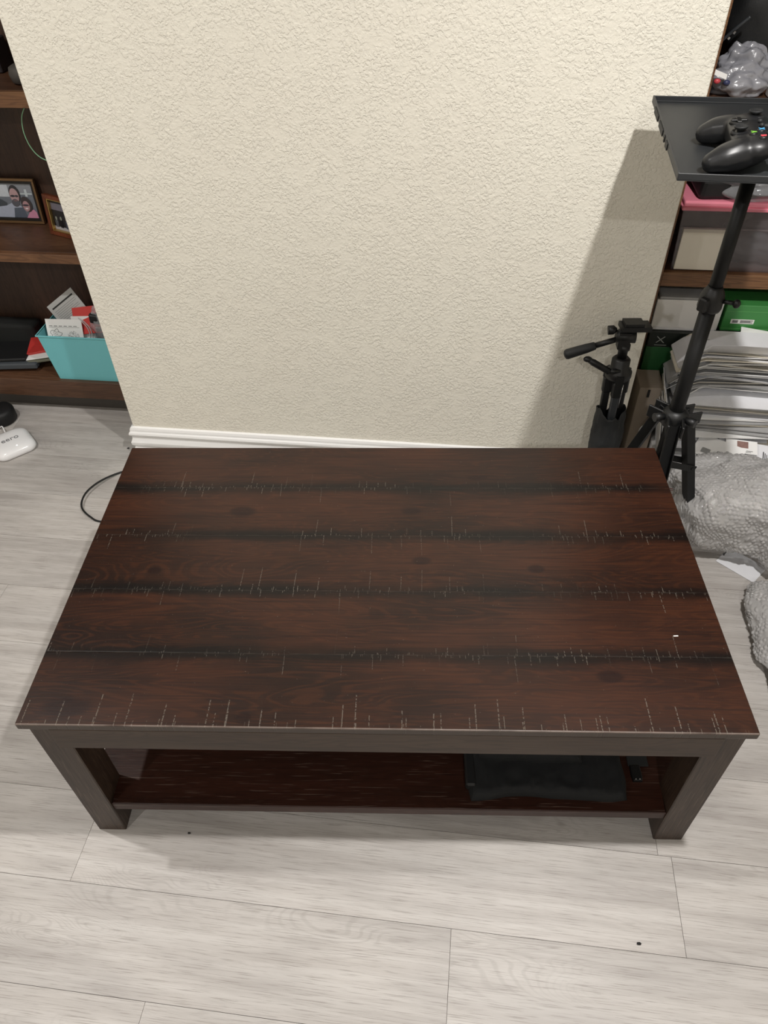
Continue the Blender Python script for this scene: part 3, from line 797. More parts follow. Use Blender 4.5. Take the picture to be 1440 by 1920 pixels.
# clear bag with a cable and a small device in the bin
def crumple(c, r, seed, amp=0.25, sub=5, flat=None, freq=1.3):
    bm = nb(); vs = sphere(bm, (0, 0, 0), 1.0, sub=sub)
    for v in vs:
        d = v.co.normalized()
        k = 1 + amp * fbm(d * freq + Vector((seed, 0, 0)), 2) - amp * 0.35 * abs(fbm(d * freq * 1.7 + Vector((0, seed, 0)), 2))
        p = Vector((d.x * r[0], d.y * r[1], d.z * r[2])) * k + Vector(c)
        if flat is not None and p.z < flat: p.z = flat
        v.co = p
    return bm
t = thing('plastic_bag', 'small clear plastic bag with a coiled cable at the right end of the turquoise bin', 'plastic bag', (-1.06, 1.06, 0.25))
fin('film', crumple((-1.070, 1.062, 0.335), (0.048, 0.028, 0.078), 2.0, 0.3), M['clearfilm'], t)
bm = nb()
for k in range(2): tube(bm, spline([(-1.120 + k * .007, 1.032, 0.25), (-1.110 + k * .008, 1.030, 0.33), (-1.122 + k * .008, 1.030, 0.362), (-1.135, 1.034, 0.375)]), 0.0016, 8)
fin('coiled_cable', bm, M['silver_cable'], t)
bm = nb(); obox(bm, (-1.088, 1.052, 0.365), (0.035, 0.018, 0.034), (0.1, 0.15, 0), 0.004); fin('black_plug', bm, M['blackmatte'], t)
bm = nb(); obox(bm, (-1.085, 1.052, 0.31), (0.022, 0.010, 0.05), (0.1, 0.05, 0), 0.002); fin('grey_block', bm, plain('warm_grey_plastic', '#857672', 0.5), t)
# dark things left of the bin
bm = nb(); box(bm, -1.95, -1.41, 1.175, 1.240, 0.1455, 0.250, 0.012, seg=3)
tag(fin('laptop_bag', bm, plain('black_bag_fabric', '#151716', 0.85)), 'black soft laptop bag at the back of the bottom left shelf', 'bag')
bm = nb(); obox(bm, (-1.545, 1.085, 0.1655), (0.36, 0.115, 0.022), (0.0, -0.02, 0.10), 0.004)
tag(fin('grey_folder', bm, M['tile_grey']), 'charcoal grey folder lying flat on the bottom left shelf', 'folder')
bm = nb(); obox(bm, (-1.555, 1.098, 0.184), (0.30, 0.12, 0.011), (0.0, -0.02, 0.12), 0.003)
tag(fin('black_folder', bm, M['blackmatte']), 'black folder lying on top of the charcoal folder', 'folder')
bm = nb(); obox(bm, (-1.355, 1.140, 0.183), (0.13, 0.15, 0.007), (0.05, -0.06, 0.25), 0.001)
tag(fin('papers', bm, plain('olive_paper_stack', '#6f6f60', 0.7)), 'thin pile of dull green papers beside the turquoise bin', 'papers')
bm = nb(); obox(bm, (-1.360, 1.145, 0.192), (0.13, 0.15, 0.004), (0.05, -0.08, 0.22), 0.0008)
tag(fin('white_papers', bm, M['paper']), 'white sheets lying under the red folder beside the bin', 'papers')
t = thing('red_folder', 'red card folder lying beside the left end of the turquoise bin', 'folder', (-1.33, 1.14, 0.195))
bm = nb(); obox(bm, (-1.368, 1.160, 0.203), (0.115, 0.13, 0.008), (0.10, -0.12, 0.25), 0.001); fin('cover', bm, M['red'], t)
bm = nb(); obox(bm, (-1.345, 1.165, 0.2105), (0.006, 0.128, 0.004), (0.10, -0.12, 0.25), 0.001); fin('spine_ridge', bm, M['red'], t)

# ------------------------------------------------------------------ ROUTER, PUCK, CABLES on the floor left
def rsq(s, r, n=8, R=0):
    out = []
    for cx, cy, a0 in ((s - r, s - r, 0), (-s + r, s - r, PI / 2), (-s + r, -s + r, PI), (s - r, -s + r, 1.5 * PI)):
        for k in range(n + 1):
            a = a0 + PI / 2 * k / n; out.append((cx + r * math.cos(a), cy + r * math.sin(a)))
    return out
RC = Vector((-1.392, 0.806, 0)); RR = 0.80
t = thing('wifi_router', 'white rounded square wifi router on the floor in front of the left bookcase', 'router', RC, RR)
bm = nb(); levels = [(0.060, 0.000), (0.066, 0.003), (0.0685, 0.010), (0.0665, 0.020), (0.060, 0.0275), (0.050, 0.0318), (0.030, 0.0345), (0.004, 0.0352)]
rings = []
for s_, z in levels:
    rings.append([bm.verts.new((x, y, z)) for x, y in rsq(s_, min(0.032, s_ * 0.62))])
for a, b in zip(rings, rings[1:]):
    n = len(a)
    for k in range(n):
        f = bm.faces.new((a[k], a[(k + 1) % n], b[(k + 1) % n], b[k])); f.smooth = True
bm.faces.new(rings[0][::-1]); bm.faces.new(rings[-1])
fin('router_body', bm, M['white_plastic'], t, local=True)
bm = nb(); text_mesh(bm, 'eero', 0.031, Matrix.Translation((0.0, 0.0, 0.0356)) @ Matrix.Rotation(0.0, 4, 'Z'), 0.0006)
fin('eero_logo', bm, M['logo_grey'], t, local=True)
bm = nb(); obox(bm, (0.008, -0.046, 0.0328), (0.0035, 0.0035, 0.0012), (0.25, 0, 0), 0.0005); fin('status_light', bm, emis('white_status_light', '#ffffff', 1.5), t, local=True)
bm = nb(); lathe(bm, [(0.046, 0.0), (0.050, 0.004), (0.050, 0.040), (0.046, 0.048), (0.038, 0.052), (0.001, 0.0525)], 36, Matrix.Translation((-1.503, 0.948, 0)))
tag(fin('smart_speaker', bm, M['blackmatte']), 'black round puck-shaped speaker on the floor behind the white router', 'speaker')
bm = nb(); tube(bm, spline([(-1.445, 0.862, 0.012), (-1.470, 0.890, 0.018), (-1.500, 0.895, 0.004), (-1.60, 0.88, 0.003), (-1.75, 0.96, 0.003)]), 0.0022, 8)
tag(fin('router_cable', bm, M['white_plastic']), 'white cable running from the back of the router', 'cable')
bm = nb(); tube(bm, spline([(-0.40, 0.70, 0.0035), (-0.72, 0.76, 0.0035), (-0.90, 0.742, 0.0035), (-0.965, 0.713, 0.004), (-1.013, 0.655, 0.012), (-1.036, 0.592, 0.014), (-1.026, 0.535, 0.010), (-0.985, 0.500, 0.005), (-0.935, 0.484, 0.0035), (-0.80, 0.50, 0.0035), (-0.55, 0.62, 0.0035)], 16), 0.0030, 10)
tag(fin('power_cable', bm, M['black']), 'black cable looping out onto the floor left of the coffee table', 'cable')

# ------------------------------------------------------------------ METAL STAND with tray
PX, PY = 0.6405, 0.520
st = thing('tripod_stand', 'black tripod stand with a rectangular metal tray to the right of the wall', 'stand', (PX, PY, 0))
TRot = 0.030
TZ = 1.1095  # tray floor
tm = Matrix.Translation((0.4775, 0.751, 0)) @ Matrix.Rotation(-TRot - 0.012, 4, 'Z')
tw_, td_ = 0.345, 0.434
bm = nb()
box(bm, 0, tw_, -td_, 0, TZ - 0.0015, TZ, 0, tm)
fin('tray_plate', bm, M['traymetal'], st)
bm = nb(); r_ = 0.0035
box(bm, 0, tw_, -r_, 0, TZ, 1.120, 0.0006, tm); box(bm, 0, tw_, -td_, -td_ + r_, TZ, 1.120, 0.0006, tm)
box(bm, 0, r_, -td_ + r_, -r_, TZ, 1.120, 0.0006, tm); box(bm, tw_ - r_, tw_, -td_ + r_, -r_, TZ, 1.120, 0.0006, tm)
box(bm, r_, tw_ - r_, -r_ - 0.003, -r_, TZ, 1.1120, 0.0004, tm)
fin('tray_rim', bm, M['traymetal'], st)
for (ya, yb_) in ((-0.065, -0.125), (-0.150, -0.210), (-0.235, -0.243), (-0.262, -0.286)):
    bm = nb(); box(bm, -0.0018, 0.0, yb_, ya, 1.106, 1.1175, 0.0005, tm); fin('side_slot', bm, M['blackmatte'], st)
bm = nb(); obox(bm, (PX, PY, TZ - 0.007), (0.12, 0.12, 0.007), (0, 0, -0.04), 0.002); fin('tray_bracket', bm, M['pole'], st)
bm = nb(); lathe(bm, [(0.020, TZ - 0.06), (0.020, TZ - 0.0105)], 28, Matrix.Translation((PX, PY, 0))); fin('tray_socket', bm, M['pole'], st)
bm = nb(); lathe(bm, [(0.0138, 0.74), (0.0138, TZ - 0.061)], 28, Matrix.Translation((PX, PY, 0))); fin('upper_pole', bm, M['pole'], st)
bm = nb(); lathe(bm, [(0.0172, 0.33), (0.0172, 0.792)], 28, Matrix.Translation((PX, PY, 0))); fin('lower_pole', bm, M['pole'], st)
bm = nb(); lathe(bm, [(0.0235, 0.770), (0.0255, 0.776), (0.0250, 0.802), (0.0215, 0.812), (0.0175, 0.818), (0.0150, 0.824)], 28, Matrix.Translation((PX, PY, 0)))
obox(bm, (PX - 0.018, PY - 0.018, 0.790), (0.020, 0.020, 0.030), (0, 0, 0.7), 0.003)
cl = fin('height_collar', bm, M['black'], st)
bm = nb(); tube(bm, [(PX + 0.02, PY - 0.012, 0.795), (PX + 0.042, PY - 0.022, 0.797)], [0.0045, 0.0045], 10); sphere(bm, (PX + 0.045, PY - 0.024, 0.797), (0.008, 0.008, 0.010), sub=2)
fin('locking_knob', bm, M['black'], cl)
HZ = 0.485
bm = nb(); lathe(bm, [(0.027, HZ - 0.022), (0.031, HZ - 0.016), (0.031, HZ + 0.010), (0.024, HZ + 0.018), (0.0185, HZ + 0.022)], 28, Matrix.Translation((PX, PY, 0)))
angs = (21, 141, 262)
for a in angs:
    a = math.radians(a); d = Vector((math.cos(a), math.sin(a), 0)); n_ = Vector((-d.y, d.x, 0))
    for s_ in (-1, 1):
        c = Vector((PX, PY, HZ - 0.004)) + d * 0.038 + n_ * 0.0165 * s_
        obox(bm, c, (0.048, 0.006, 0.034), (0, 0, a), 0.002)
fin('leg_hub', bm, M['black'], st)
for a in (80, 200, 318):
    a = math.radians(a); d = Vector((math.cos(a), math.sin(a), 0))
    bm = nb(); tube(bm, [Vector((PX, PY, HZ + 0.004)) + d * 0.026, Vector((PX, PY, HZ + 0.006)) + d * 0.040, Vector((PX, PY, HZ + 0.006)) + d * 0.055], [0.007, 0.0105, 0.0105], 12)
    fin('hub_knob', bm, M['black'], st)
bm = nb(); lathe(bm, [(0.020, 0.318), (0.028, 0.322), (0.028, 0.352), (0.020, 0.358)], 28, Matrix.Translation((PX, PY, 0))); fin('brace_collar', bm, M['black'], st)
for a in angs:
    ar = math.radians(a); d = Vector((math.cos(ar), math.sin(ar), 0)); n_ = Vector((-d.y, d.x, 0))
    foot = Vector((PX, PY, 0.012)) + d * 0.178; top_ = Vector((PX, PY, HZ - 0.008)) + d * 0.040
    ax = (foot - top_).normalized(); L_ = (foot - top_).length
    # channel-section leg
    Mx = Matrix((ax, n_, ax.cross(n_))).transposed().to_4x4(); Mx = Matrix.Translation(top_) @ Mx
    bm = nb()
    box(bm, -0.010, L_ - 0.02, -0.0125, 0.0125, -0.0125, -0.009, 0.0008, Mx)
    for s_ in (-1, 1): box(bm, -0.010, L_ - 0.02, s_ * 0.0125 - 0.0015, s_ * 0.0125 + 0.0015, -0.0125, 0.010, 0.0008, Mx)
    lg = fin('leg', bm, M['pole'], st)
    bm = nb(); box(bm, L_ - 0.045, L_ + 0.004, -0.014, 0.014, -0.015, 0.011, 0.005, Mx, 2); fin('rubber_foot', bm, M['grip'], lg)
    mid = top_ + ax * (L_ * 0.36)
    for s_ in (-1, 1):
        bm = nb(); A_ = Vector((PX, PY, 0.337)) + d * 0.026 + n_ * 0.0165 * s_; B_ = mid + n_ * 0.0165 * s_
        bx = (B_ - A_).normalized(); Mb = Matrix.Translation(A_) @ Matrix((bx, n_, bx.cross(n_))).transposed().to_4x4()
        box(bm, -0.010, (B_ - A_).length + 0.010, -0.0012, 0.0012, -0.009, 0.009, 0.0006, Mb)
        tube(bm, [B_ + n_ * 0.0012 * s_, B_ + n_ * 0.0035 * s_], 0.004, 10)
        fin('brace', bm, M['pole'], st)

# ------------------------------------------------------------------ GAME CONTROLLER on the tray
def controller():
    S = 1.20; CZ0 = TZ + 0.0005
    t = thing('game_controller', 'black wireless game controller with coloured face buttons lying on the metal tray', 'game controller', (0.585, 0.445, CZ0))
    # local: X across (left grip -X), Y towards the bumpers, Z up
    Mx = Matrix.Translation((0.575, 0.418, CZ0)) @ Matrix.Rotation(math.radians(-96), 4, 'Z') @ Matrix.Scale(S, 4) @ Matrix.Rotation(math.radians(5), 4, 'X')
    bm = nb()
    def cap(pts, rs, fl=1.0):
        P = spline(pts, 8); n = len(P); R = [rs[0] + 0.0] * n
        seg = (n - 1) / (len(rs) - 1)
        for i in range(n):
            k = min(int(i / seg), len(rs) - 2); f = i / seg - k; R[i] = rs[k] * (1 - f) + rs[k + 1] * f
        for p, r in zip(P, R): sphere(bm, p, (r, r, r * fl), sub=2)
    for s_ in (-1, 1):
        cap([(s_ * 0.040, 0.012, 0.025), (s_ * 0.052, -0.008, 0.024), (s_ * 0.058, -0.025, 0.0215), (s_ * 0.061, -0.040, 0.0175)], [0.022, 0.0225, 0.0205, 0.0155], 0.95)
        sphere(bm, (s_ * 0.040, 0.014, 0.030), (0.031, 0.029, 0.0180), sub=3)
    sphere(bm, (0, 0.012, 0.030), (0.050, 0.026, 0.0165), sub=3)
    sphere(bm, (0, 0.024, 0.032), (0.058, 0.018, 0.013), sub=3)
    box(bm, -0.045, 0.045, -0.018, 0.030, 0.014, 0.0445, 0.006)
    me = remeshed(bm, 0.0016, 22); me.transform(Mx)
    fin_me('body_shell', me, plain('black_controller_plastic', '#1a1b1d', 0.38), t)
    for s_ in (-1, 1):
        bm = nb(); cap_pts = spline([(s_ * 0.020, 0.041, 0.034), (s_ * 0.042, 0.038, 0.034), (s_ * 0.058, 0.028, 0.030)], 8)
        tube(bm, [Mx @ p for p in cap_pts], [0.0055 * S] * len(cap_pts), 12); fin('bumper', bm, M['black'], t)
        bm = nb(); P = spline([(s_ * 0.030, 0.045, 0.024), (s_ * 0.042, 0.046, 0.020), (s_ * 0.052, 0.040, 0.016)], 6); tube(bm, [Mx @ p for p in P], [0.007 * S] * len(P), 12); fin('trigger', bm, M['black'], t)
    def stick(x, y, z):
        b = nb(); lathe(b, [(0.0125, z - 0.004), (0.0125, z), (0.010, z + 0.001), (0.0075, z - 0.001)], 24, Mx @ Matrix.Translation((x, y, 0))); w = fin('stick_well', b, M['blackmatte'], t)
        b = nb(); lathe(b, [(0.005, z - 0.002), (0.0045, z + 0.002), (0.0085, z + 0.0045), (0.0094, z + 0.0062), (0.0088, z + 0.0076), (0.0068, z + 0.0066), (0.001, z + 0.006)], 24, Mx @ Matrix.Translation((x, y, 0)))
        fin('thumb_stick', b, M['grip'], t)
    stick(-0.041, 0.020, 0.0455); stick(0.020, -0.006, 0.0440)
    b = nb(); lathe(b, [(0.0125, 0.042), (0.0125, 0.0455), (0.0105, 0.0462), (0.006, 0.0452), (0.001, 0.045)], 24, Mx @ Matrix.Translation((-0.020, -0.004, 0)))
    box(b, -0.0030, 0.0030, -0.0105, 0.0105, 0.045, 0.0478, 0.0006, Mx @ Matrix.Translation((-0.020, -0.004, 0)))
    box(b, -0.0105, 0.0105, -0.0030, 0.0030, 0.045, 0.0478, 0.0006, Mx @ Matrix.Translation((-0.020, -0.004, 0)))
    fin('direction_pad', b, M['black'], t)
    for ch, x, y, col in (('A', 0.042, 0.0075, '#7fc24a'), ('B', 0.0535, 0.0185, '#e0525c'), ('X', 0.0305, 0.0185, '#5aa7d8'), ('Y', 0.042, 0.0295, '#ecd566')):
        z = 0.0470 if ch != 'B' else 0.0455
        b = nb(); lathe(b, [(0.0054, z - 0.006), (0.0054, z + 0.0005), (0.0042, z + 0.0018), (0.001, z + 0.0022)], 20, Mx @ Matrix.Translation((x, y, 0)))
        k = fin('face_button', b, M['black'], t)
        b = nb(); text_mesh(b, ch, 0.0095, Mx @ Matrix.Translation((x, y, z + 0.0024)), 0.0006, 0.0004); fin('letter_mark', b, plain('button_letter_' + ch.lower(), col, 0.35), k)
    for x, y in ((-0.009, 0.022), (0.009, 0.022)):
        b = nb(); sphere(b, Mx @ Vector((x, y, 0.0472)), 0.0032 * S, sub=2); fin('menu_button', b, M['grip'], t)
    b = nb(); lathe(b, [(0.0075, 0.0435), (0.0075, 0.0445), (0.001, 0.0450)], 24, Mx @ Matrix.Translation((0, 0.034, 0))); fin('guide_button', b, M['tripodgrey'], t)
controller()

# white bottle with a green label at the right end of the tray
t = thing('spray_bottle', 'white bottle with a green and blue label at the right edge of the metal tray', 'bottle', (0.7175, 0.515, TZ))
BM = Matrix.Translation((0.7175, 0.515, TZ + 0.001))
bm = nb(); lathe(bm, [(0.036, 0.0), (0.040, 0.004), (0.040, 0.030), (0.0395, 0.052)], 32, BM); fin('bottle_base', bm, M['white_plastic'], t)
bm = nb(); lathe(bm, [(0.0402, 0.0525), (0.0405, 0.062)], 32, BM); fin('blue_band', bm, plain('navy_label', '#3f4f78', 0.4), t)
bm = nb(); lathe(bm, [(0.0403, 0.0625), (0.0403, 0.098)], 32, BM); fin('green_label', bm, plain('sea_green_label', '#3f9a7c', 0.4), t)
bm = nb(); lathe(bm, [(0.040, 0.0985), (0.038, 0.120), (0.030, 0.138), (0.016, 0.148), (0.014, 0.165), (0.001, 0.166)], 32, BM); fin('bottle_shoulder', bm, M['white_plastic'], t)

# ------------------------------------------------------------------ CAMERA TRIPOD in its bag, leaning on the wall
tr = thing('camera_tripod', 'folded black camera tripod half inside a black drawstring bag leaning on the wall', 'tripod', (0.541, 0.700, 0))
R0 = Vector((0.541, 0.700, 0.0)); AX = Vector((-0.004, 0.056, 0.56)).normalized()
sx_ = Vector((1, 0, 0)); sx_ = (sx_ - AX * sx_.dot(AX)).normalized(); sy_ = AX.cross(sx_)
TM = Matrix.Translation(R0) @ Matrix((sx_, sy_, AX)).transposed().to_4x4()
bm = nb(); nU, nV = 56, 44
def bagf(u, v):
    a = 2 * PI * u; z = 0.002 + v * 0.335
    topk = max(0, (v - 0.86) / 0.14)
    r = 0.047 - 0.006 * v + 0.002 * math.sin(3 * a)
    if v < 0.06: r *= 0.82 + 3.0 * v
    r += 0.0045 * fbm((math.cos(a) * 1.6, math.sin(a) * 1.6, z * 16), 3) + 0.0035 * abs(fbm((math.cos(a) * 3, math.sin(a) * 3, z * 34), 2))
    r *= 1 - 0.06 * topk
    z += topk * (0.022 * math.cos(a - 0.2) ** 2 + 0.012 * fbm((math.cos(a) * 2, math.sin(a) * 2, 7), 2) - 0.01)
    return TM @ Vector((r * math.cos(a), r * 0.86 * math.sin(a), z))
V = grid_mesh(bm, nU, nV, bagf)
bmesh.ops.remove_doubles(bm, verts=bm.verts, dist=0.0002)
bmesh.ops.solidify(bm, geom=list(bm.faces), thickness=0.0015)
fin('carry_bag', bm, M['fabric_bag'], tr)
def tl(name, prof, mat, ofs=(0, 0, 0), n=24, par=None):
    b = nb(); lathe(b, prof, n, TM @ Matrix.Translation(ofs)); return fin(name, b, mat, par or tr)
for k, (ox_, oy__) in enumerate(((0.0, -0.019), (-0.021, 0.012), (0.021, 0.012))):
    bm = nb(); box(bm, ox_ - 0.010, ox_ + 0.010, oy__ - 0.008, oy__ + 0.008, 0.02, 0.445, 0.003, TM); lg = fin('leg', bm, M['tripodgrey'] if k == 0 else M['black'], tr)
    bm = nb(); box(bm, ox_ - 0.013, ox_ + 0.013, oy__ - 0.0115, oy__ + 0.0105, 0.392, 0.438, 0.004, TM); fin('leg_clamp', bm, M['black'], lg)
bm = nb(); box(bm, -0.010, 0.010, -0.034, -0.028, 0.442, 0.4515, 0.002, TM); fin('flip_lever', bm, M['chrome'], tr)
bm = nb(); tube(bm, [TM @ Vector((0.0125, -0.028, 0.435)), TM @ Vector((0.011, -0.028, 0.365))], 0.0012, 8); fin('steel_rod', bm, M['chrome'], tr)
bm = nb(); lathe(bm, [(0.030, 0.440), (0.034, 0.448), (0.034, 0.462), (0.024, 0.472), (0.024, 0.496), (0.018, 0.502)], 28, TM)
for a in (PI * 0.25, PI * 0.75, PI * 1.5): obox_m(bm, TM, Vector((0.030 * math.cos(a), 0.026 * math.sin(a), 0.448)), (0.020, 0.020, 0.028), a)
fin('shoulder', bm, M['black'], tr)
tl('centre_column', [(0.0125, 0.495), (0.0125, 0.520), (0.0165, 0.524), (0.0165, 0.538)], M['black'])
bm = nb(); box(bm, -0.018, 0.014, -0.014, 0.012, 0.522, 0.575, 0.006, TM @ Matrix.Rotation(0.25, 4, 'Y') @ Matrix.Translation((-0.135, 0, 0.0)) @ Matrix.Translation((0.012, 0, 0)), 2)
bm.free(); bm = nb()
obox_m(bm, TM, Vector((-0.004, 0, 0.552)), (0.030, 0.030, 0.044), 0.0)
tube(bm, [TM @ Vector((-0.026, 0, 0.560)), TM @ Vector((0.024, 0, 0.560))], 0.0165, 20)
hd = fin('pan_head', bm, M['black'], tr)
bm = nb(); tube(bm, [TM @ Vector((-0.026, 0, 0.577)), TM @ Vector((-0.034, 0, 0.577)), TM @ Vector((-0.048, 0, 0.575))], [0.005, 0.012, 0.012], 14); fin('tension_knob', bm, M['black'], hd)
bm = nb(); obox_m(bm, TM, Vector((0.018, 0, 0.588)), (0.075, 0.046, 0.012), 0.1); obox_m(bm, TM, Vector((0.012, 0, 0.598)), (0.048, 0.040, 0.008), 0.1)
fin('quick_release_plate', bm, M['black'], hd)
def W3(x, y, z): return Vector((x, y, z))
bm = nb(); P0 = W3(0.522, 0.752, 0.553); P1 = W3(0.388, 0.742, 0.502); dd = (P1 - P0)
tube(bm, [P0, P0 + dd * 0.45], 0.0075, 14); hnd = fin('pan_handle', bm, M['black'], tr)
bm = nb(); tube(bm, [P0 + dd * 0.43, P0 + dd * 0.45, P0 + dd * 0.60, P0 + dd * 0.95, P0 + dd * 0.99, P0 + dd * 1.01], [0.008, 0.0105, 0.0125, 0.0138, 0.0115, 0.004], 18); fin('rubber_grip', bm, M['grip'], hnd)
bm = nb(); Q0 = W3(0.448, 0.730, 0.500); Q1 = W3(0.508, 0.722, 0.470)
tube(bm, [Q0, Q0 + (Q1 - Q0) * 0.25, Q1], [0.006, 0.0092, 0.0085], 14); sphere(bm, Q0, (0.012, 0.009, 0.008), sub=2); cr = fin('crank_arm', bm, M['black'], tr)
bm = nb(); tube(bm, [Q1 + W3(-0.004, 0, 0), Q1 + W3(0.028, 0.006, 0.0)], 0.0075, 14); fin('crank_pivot', bm, M['black'], cr)

# ------------------------------------------------------------------ RIGHT BOOKCASE CONTENTS
# clear bin with pink lid on the middle shelf
XB0, XB1 = 0.664, 1.065
t = thing('lidded_bin', 'clear plastic bin with a pink lid on the middle shelf of the right bookcase', 'storage bin', (0.855, 1.10, 0.6165))
bm = nb(); open_bin(bm, XB0, XB1, 1.0105, 1.235, 0.6165, 0.795, 0.010, 0.0022)
fin('clear_tub', bm, M['binwall'], t)
bm = nb(); box(bm, XB0 - 0.004, XB1 + 0.004, 0.996, 1.242, 0.7955, 0.812, 0.005, seg=2); box(bm, XB0 - 0.008, XB1 + 0.008, 0.990, 1.246, 0.790, 0.799, 0.002)
fin('pink_lid', bm, M['pink'], t)
bm = nb(); box(bm, XB0 + 0.004, XB1 - 0.004, 1.0075, 1.0105, 0.735, 0.7385, 0.0008); fin('tub_ridge', bm, M['binwall'], t)
bm = nb(); box(bm, 0.680, 0.800, 1.0145, 1.026, 0.620, 0.733, 0.001); tag(fin('paper_wad', bm, M['paper_c']), 'cream paper pack standing inside the clear bin with pink lid', 'paper')
bm = crumple((0.905, 1.10, 0.672), (0.095, 0.070, 0.060), 3.3, 0.3, flat=0.6195); tag(fin('dark_bundle', bm, M['tile_grey']), 'dark grey bundle inside the clear bin with pink lid', 'bundle')
# black things in a clear bag on the lid
t = thing('plastic_bag', 'clear plastic bag with black things inside lying on the pink lid', 'plastic bag', (0.85, 1.08, 0.812))
fin('film', crumple((0.880, 1.108, 0.862), (0.205, 0.125, 0.066), 6.1, 0.35, 6, 0.8135), M['clearfilm'], t)
bm = nb(); obox(bm, (0.785, 1.092, 0.846), (0.20, 0.165, 0.056), (0.12, 0.03, 0.10), 0.012, 2); obox(bm, (0.955, 1.095, 0.850), (0.15, 0.16, 0.060), (0.1, 0.05, -0.12), 0.012, 2)
fin('black_contents', bm, M['blackmatte'], t)
# upper shelf of the right bookcase
t = thing('backpack', 'black backpack with a bright zip pull on the upper right shelf', 'backpack', (0.85, 1.14, 1.0455))
bm = crumple((0.890, 1.150, 1.20), (0.215, 0.088, 0.175), 8.2, 0.10, 5, 1.0465); fin('bag_body', bm, plain('black_backpack_nylon', '#151617', 0.55, bump=0.0005, bscale=300), t)
bm = nb(); tube(bm, spline([(0.668, 1.072, 1.150), (0.690, 1.060, 1.178), (0.712, 1.055, 1.200)]), 0.0035, 8); fin('zip_track', bm, M['tripodgrey'], t)
for p in ((0.678, 1.058, 1.158), (0.686, 1.054, 1.170)):
    bm = nb(); obox(bm, p, (0.006, 0.003, 0.007), (0, 0.5, 0), 0.001); fin('zip_pull', bm, M['chrome'], t)
t = thing('plastic_bag', 'frosted grey plastic bag with a white label in front of the black backpack', 'plastic bag', (0.71, 1.04, 1.0455))
fin('film', crumple((0.726, 1.052, 1.074), (0.066, 0.045, 0.040), 11.3, 0.35, 5, 1.0465), M['greyfilm'], t)
bm = nb(); sheet_c = Matrix.Translation((0.664, 1.005, 1.098)) @ Euler((0.9, 0.35, 0.15)).to_matrix().to_4x4()
box(bm, -0.016, 0.020, -0.006, 0.006, 0, 0.0008, 0, sheet_c); fin('white_label', bm, M['white_card'], t)
for p, c in (((0.664, 1.008, 1.083), '#c2444c'), ((0.686, 1.008, 1.080), '#343a5c')):
    bm = nb(); sphere(bm, p, (0.008, 0.006, 0.006), sub=2); fin('coloured_cap', bm, plain('cap_' + c[1:], c, 0.4), t)
t = thing('plastic_bag', 'second frosted plastic bag, folded, behind the labelled grey bag', 'plastic bag', (0.73, 1.12, 1.0455))
bm = crumple((0.735, 1.085, 1.098), (0.060, 0.036, 0.050), 14.7, 0.4, 5, 1.0465); fin('film', bm, M['greyfilm'], t)
bm = nb(); box(bm, 0.79, 0.90, 1.005, 1.045, 1.0455, 1.068, 0.003)
tag(fin('small_white_box', bm, M['white_card']), 'small white box beside the plastic bags on the upper right shelf', 'box')

# boxes on the lowest shelf
t = thing('green_box', 'dark green box with black band and cross-shaped logo, left of the upper mail pile', 'box', (0.85, 1.10, 0.1455))
bm = nb(); box(bm, 0.655, 1.10, 0.985, 1.225, 0.250, 0.392, 0.001); fin('green_side', bm, M['darkgreen_card'], t)
bm = nb(); box(bm, 0.655, 1.10, 0.985, 1.225, 0.3925, 0.4405, 0.001); fin('black_band', bm, M['black_card'], t)
bm = nb()
for s_ in (-1, 1): obox(bm, (0.689, 0.9845, 0.417), (0.030, 0.0008, 0.0022), (0, s_ * 0.75, 0))
box(bm, 0.675, 0.709, 0.9842, 0.985, 0.3985, 0.4000)
fin('cross_logo', bm, plain('silver_print', '#a9adaa', 0.4), t)
bm = nb(); box(bm, 0.655, 1.10, 0.995, 1.225, 0.1455, 0.2495, 0.001)
tag(fin('lower_carton', bm, M['cardboard']), 'brown carton under the dark green console box', 'box')
bm = nb(); box(bm, 0.657, 0.842, 1.005, 1.20, 0.4415, 0.533, 0.0015)
t = tag(fin('white_box', bm, M['white_card']), 'white cardboard box on top of the console box under the shelf', 'box')
bm = nb(); box(bm, 0.660, 0.835, 0.999, 1.004, 0.4415, 0.447, 0.0005)
fin('bottom_flap', bm, M['paper_b'], t)
bm = nb(); obox(bm, (0.742, 1.09, 0.5375), (0.165, 0.17, 0.006), (0.0, 0.02, 0.03), 0.002)
tag(fin('grey_envelope', bm, M['paper_g']), 'grey padded envelope lying on the white box', 'envelope')
t = thing('green_box', 'bright green box with a white barcode label beside the white box', 'box', (0.95, 1.1, 0.4415))
bm = nb(); box(bm, 0.852, 1.10, 1.008, 1.20, 0.4415, 0.5225, 0.0015); fin('box_body', bm, M['green_card'], t)
bm = nb(); box(bm, 0.874, 0.938, 1.0070, 1.0078, 0.466, 0.4795); lb = fin('barcode_label', bm, M['white_card'], t)
bm = nb()
for k in range(12): box(bm, 0.8785 + k * 0.0013, 0.8792 + k * 0.0013, 1.0064, 1.0069, 0.469, 0.4770)
for k in range(3): box(bm, 0.900, 0.934 - 0.006 * (k == 1), 1.0064, 1.0069, 0.4695 + k * 0.003, 0.4709 + k * 0.003)
fin('printed_bars', bm, M['ink'], lb)
bm = nb(); box(bm, 0.853, 1.099, 1.0074, 1.0080, 0.5035, 0.5045); box(bm, 0.853, 1.099, 1.0074, 1.0080, 0.449, 0.4505); fin('printed_lines', bm, plain('light_green_print', '#63a862', 0.5), t)

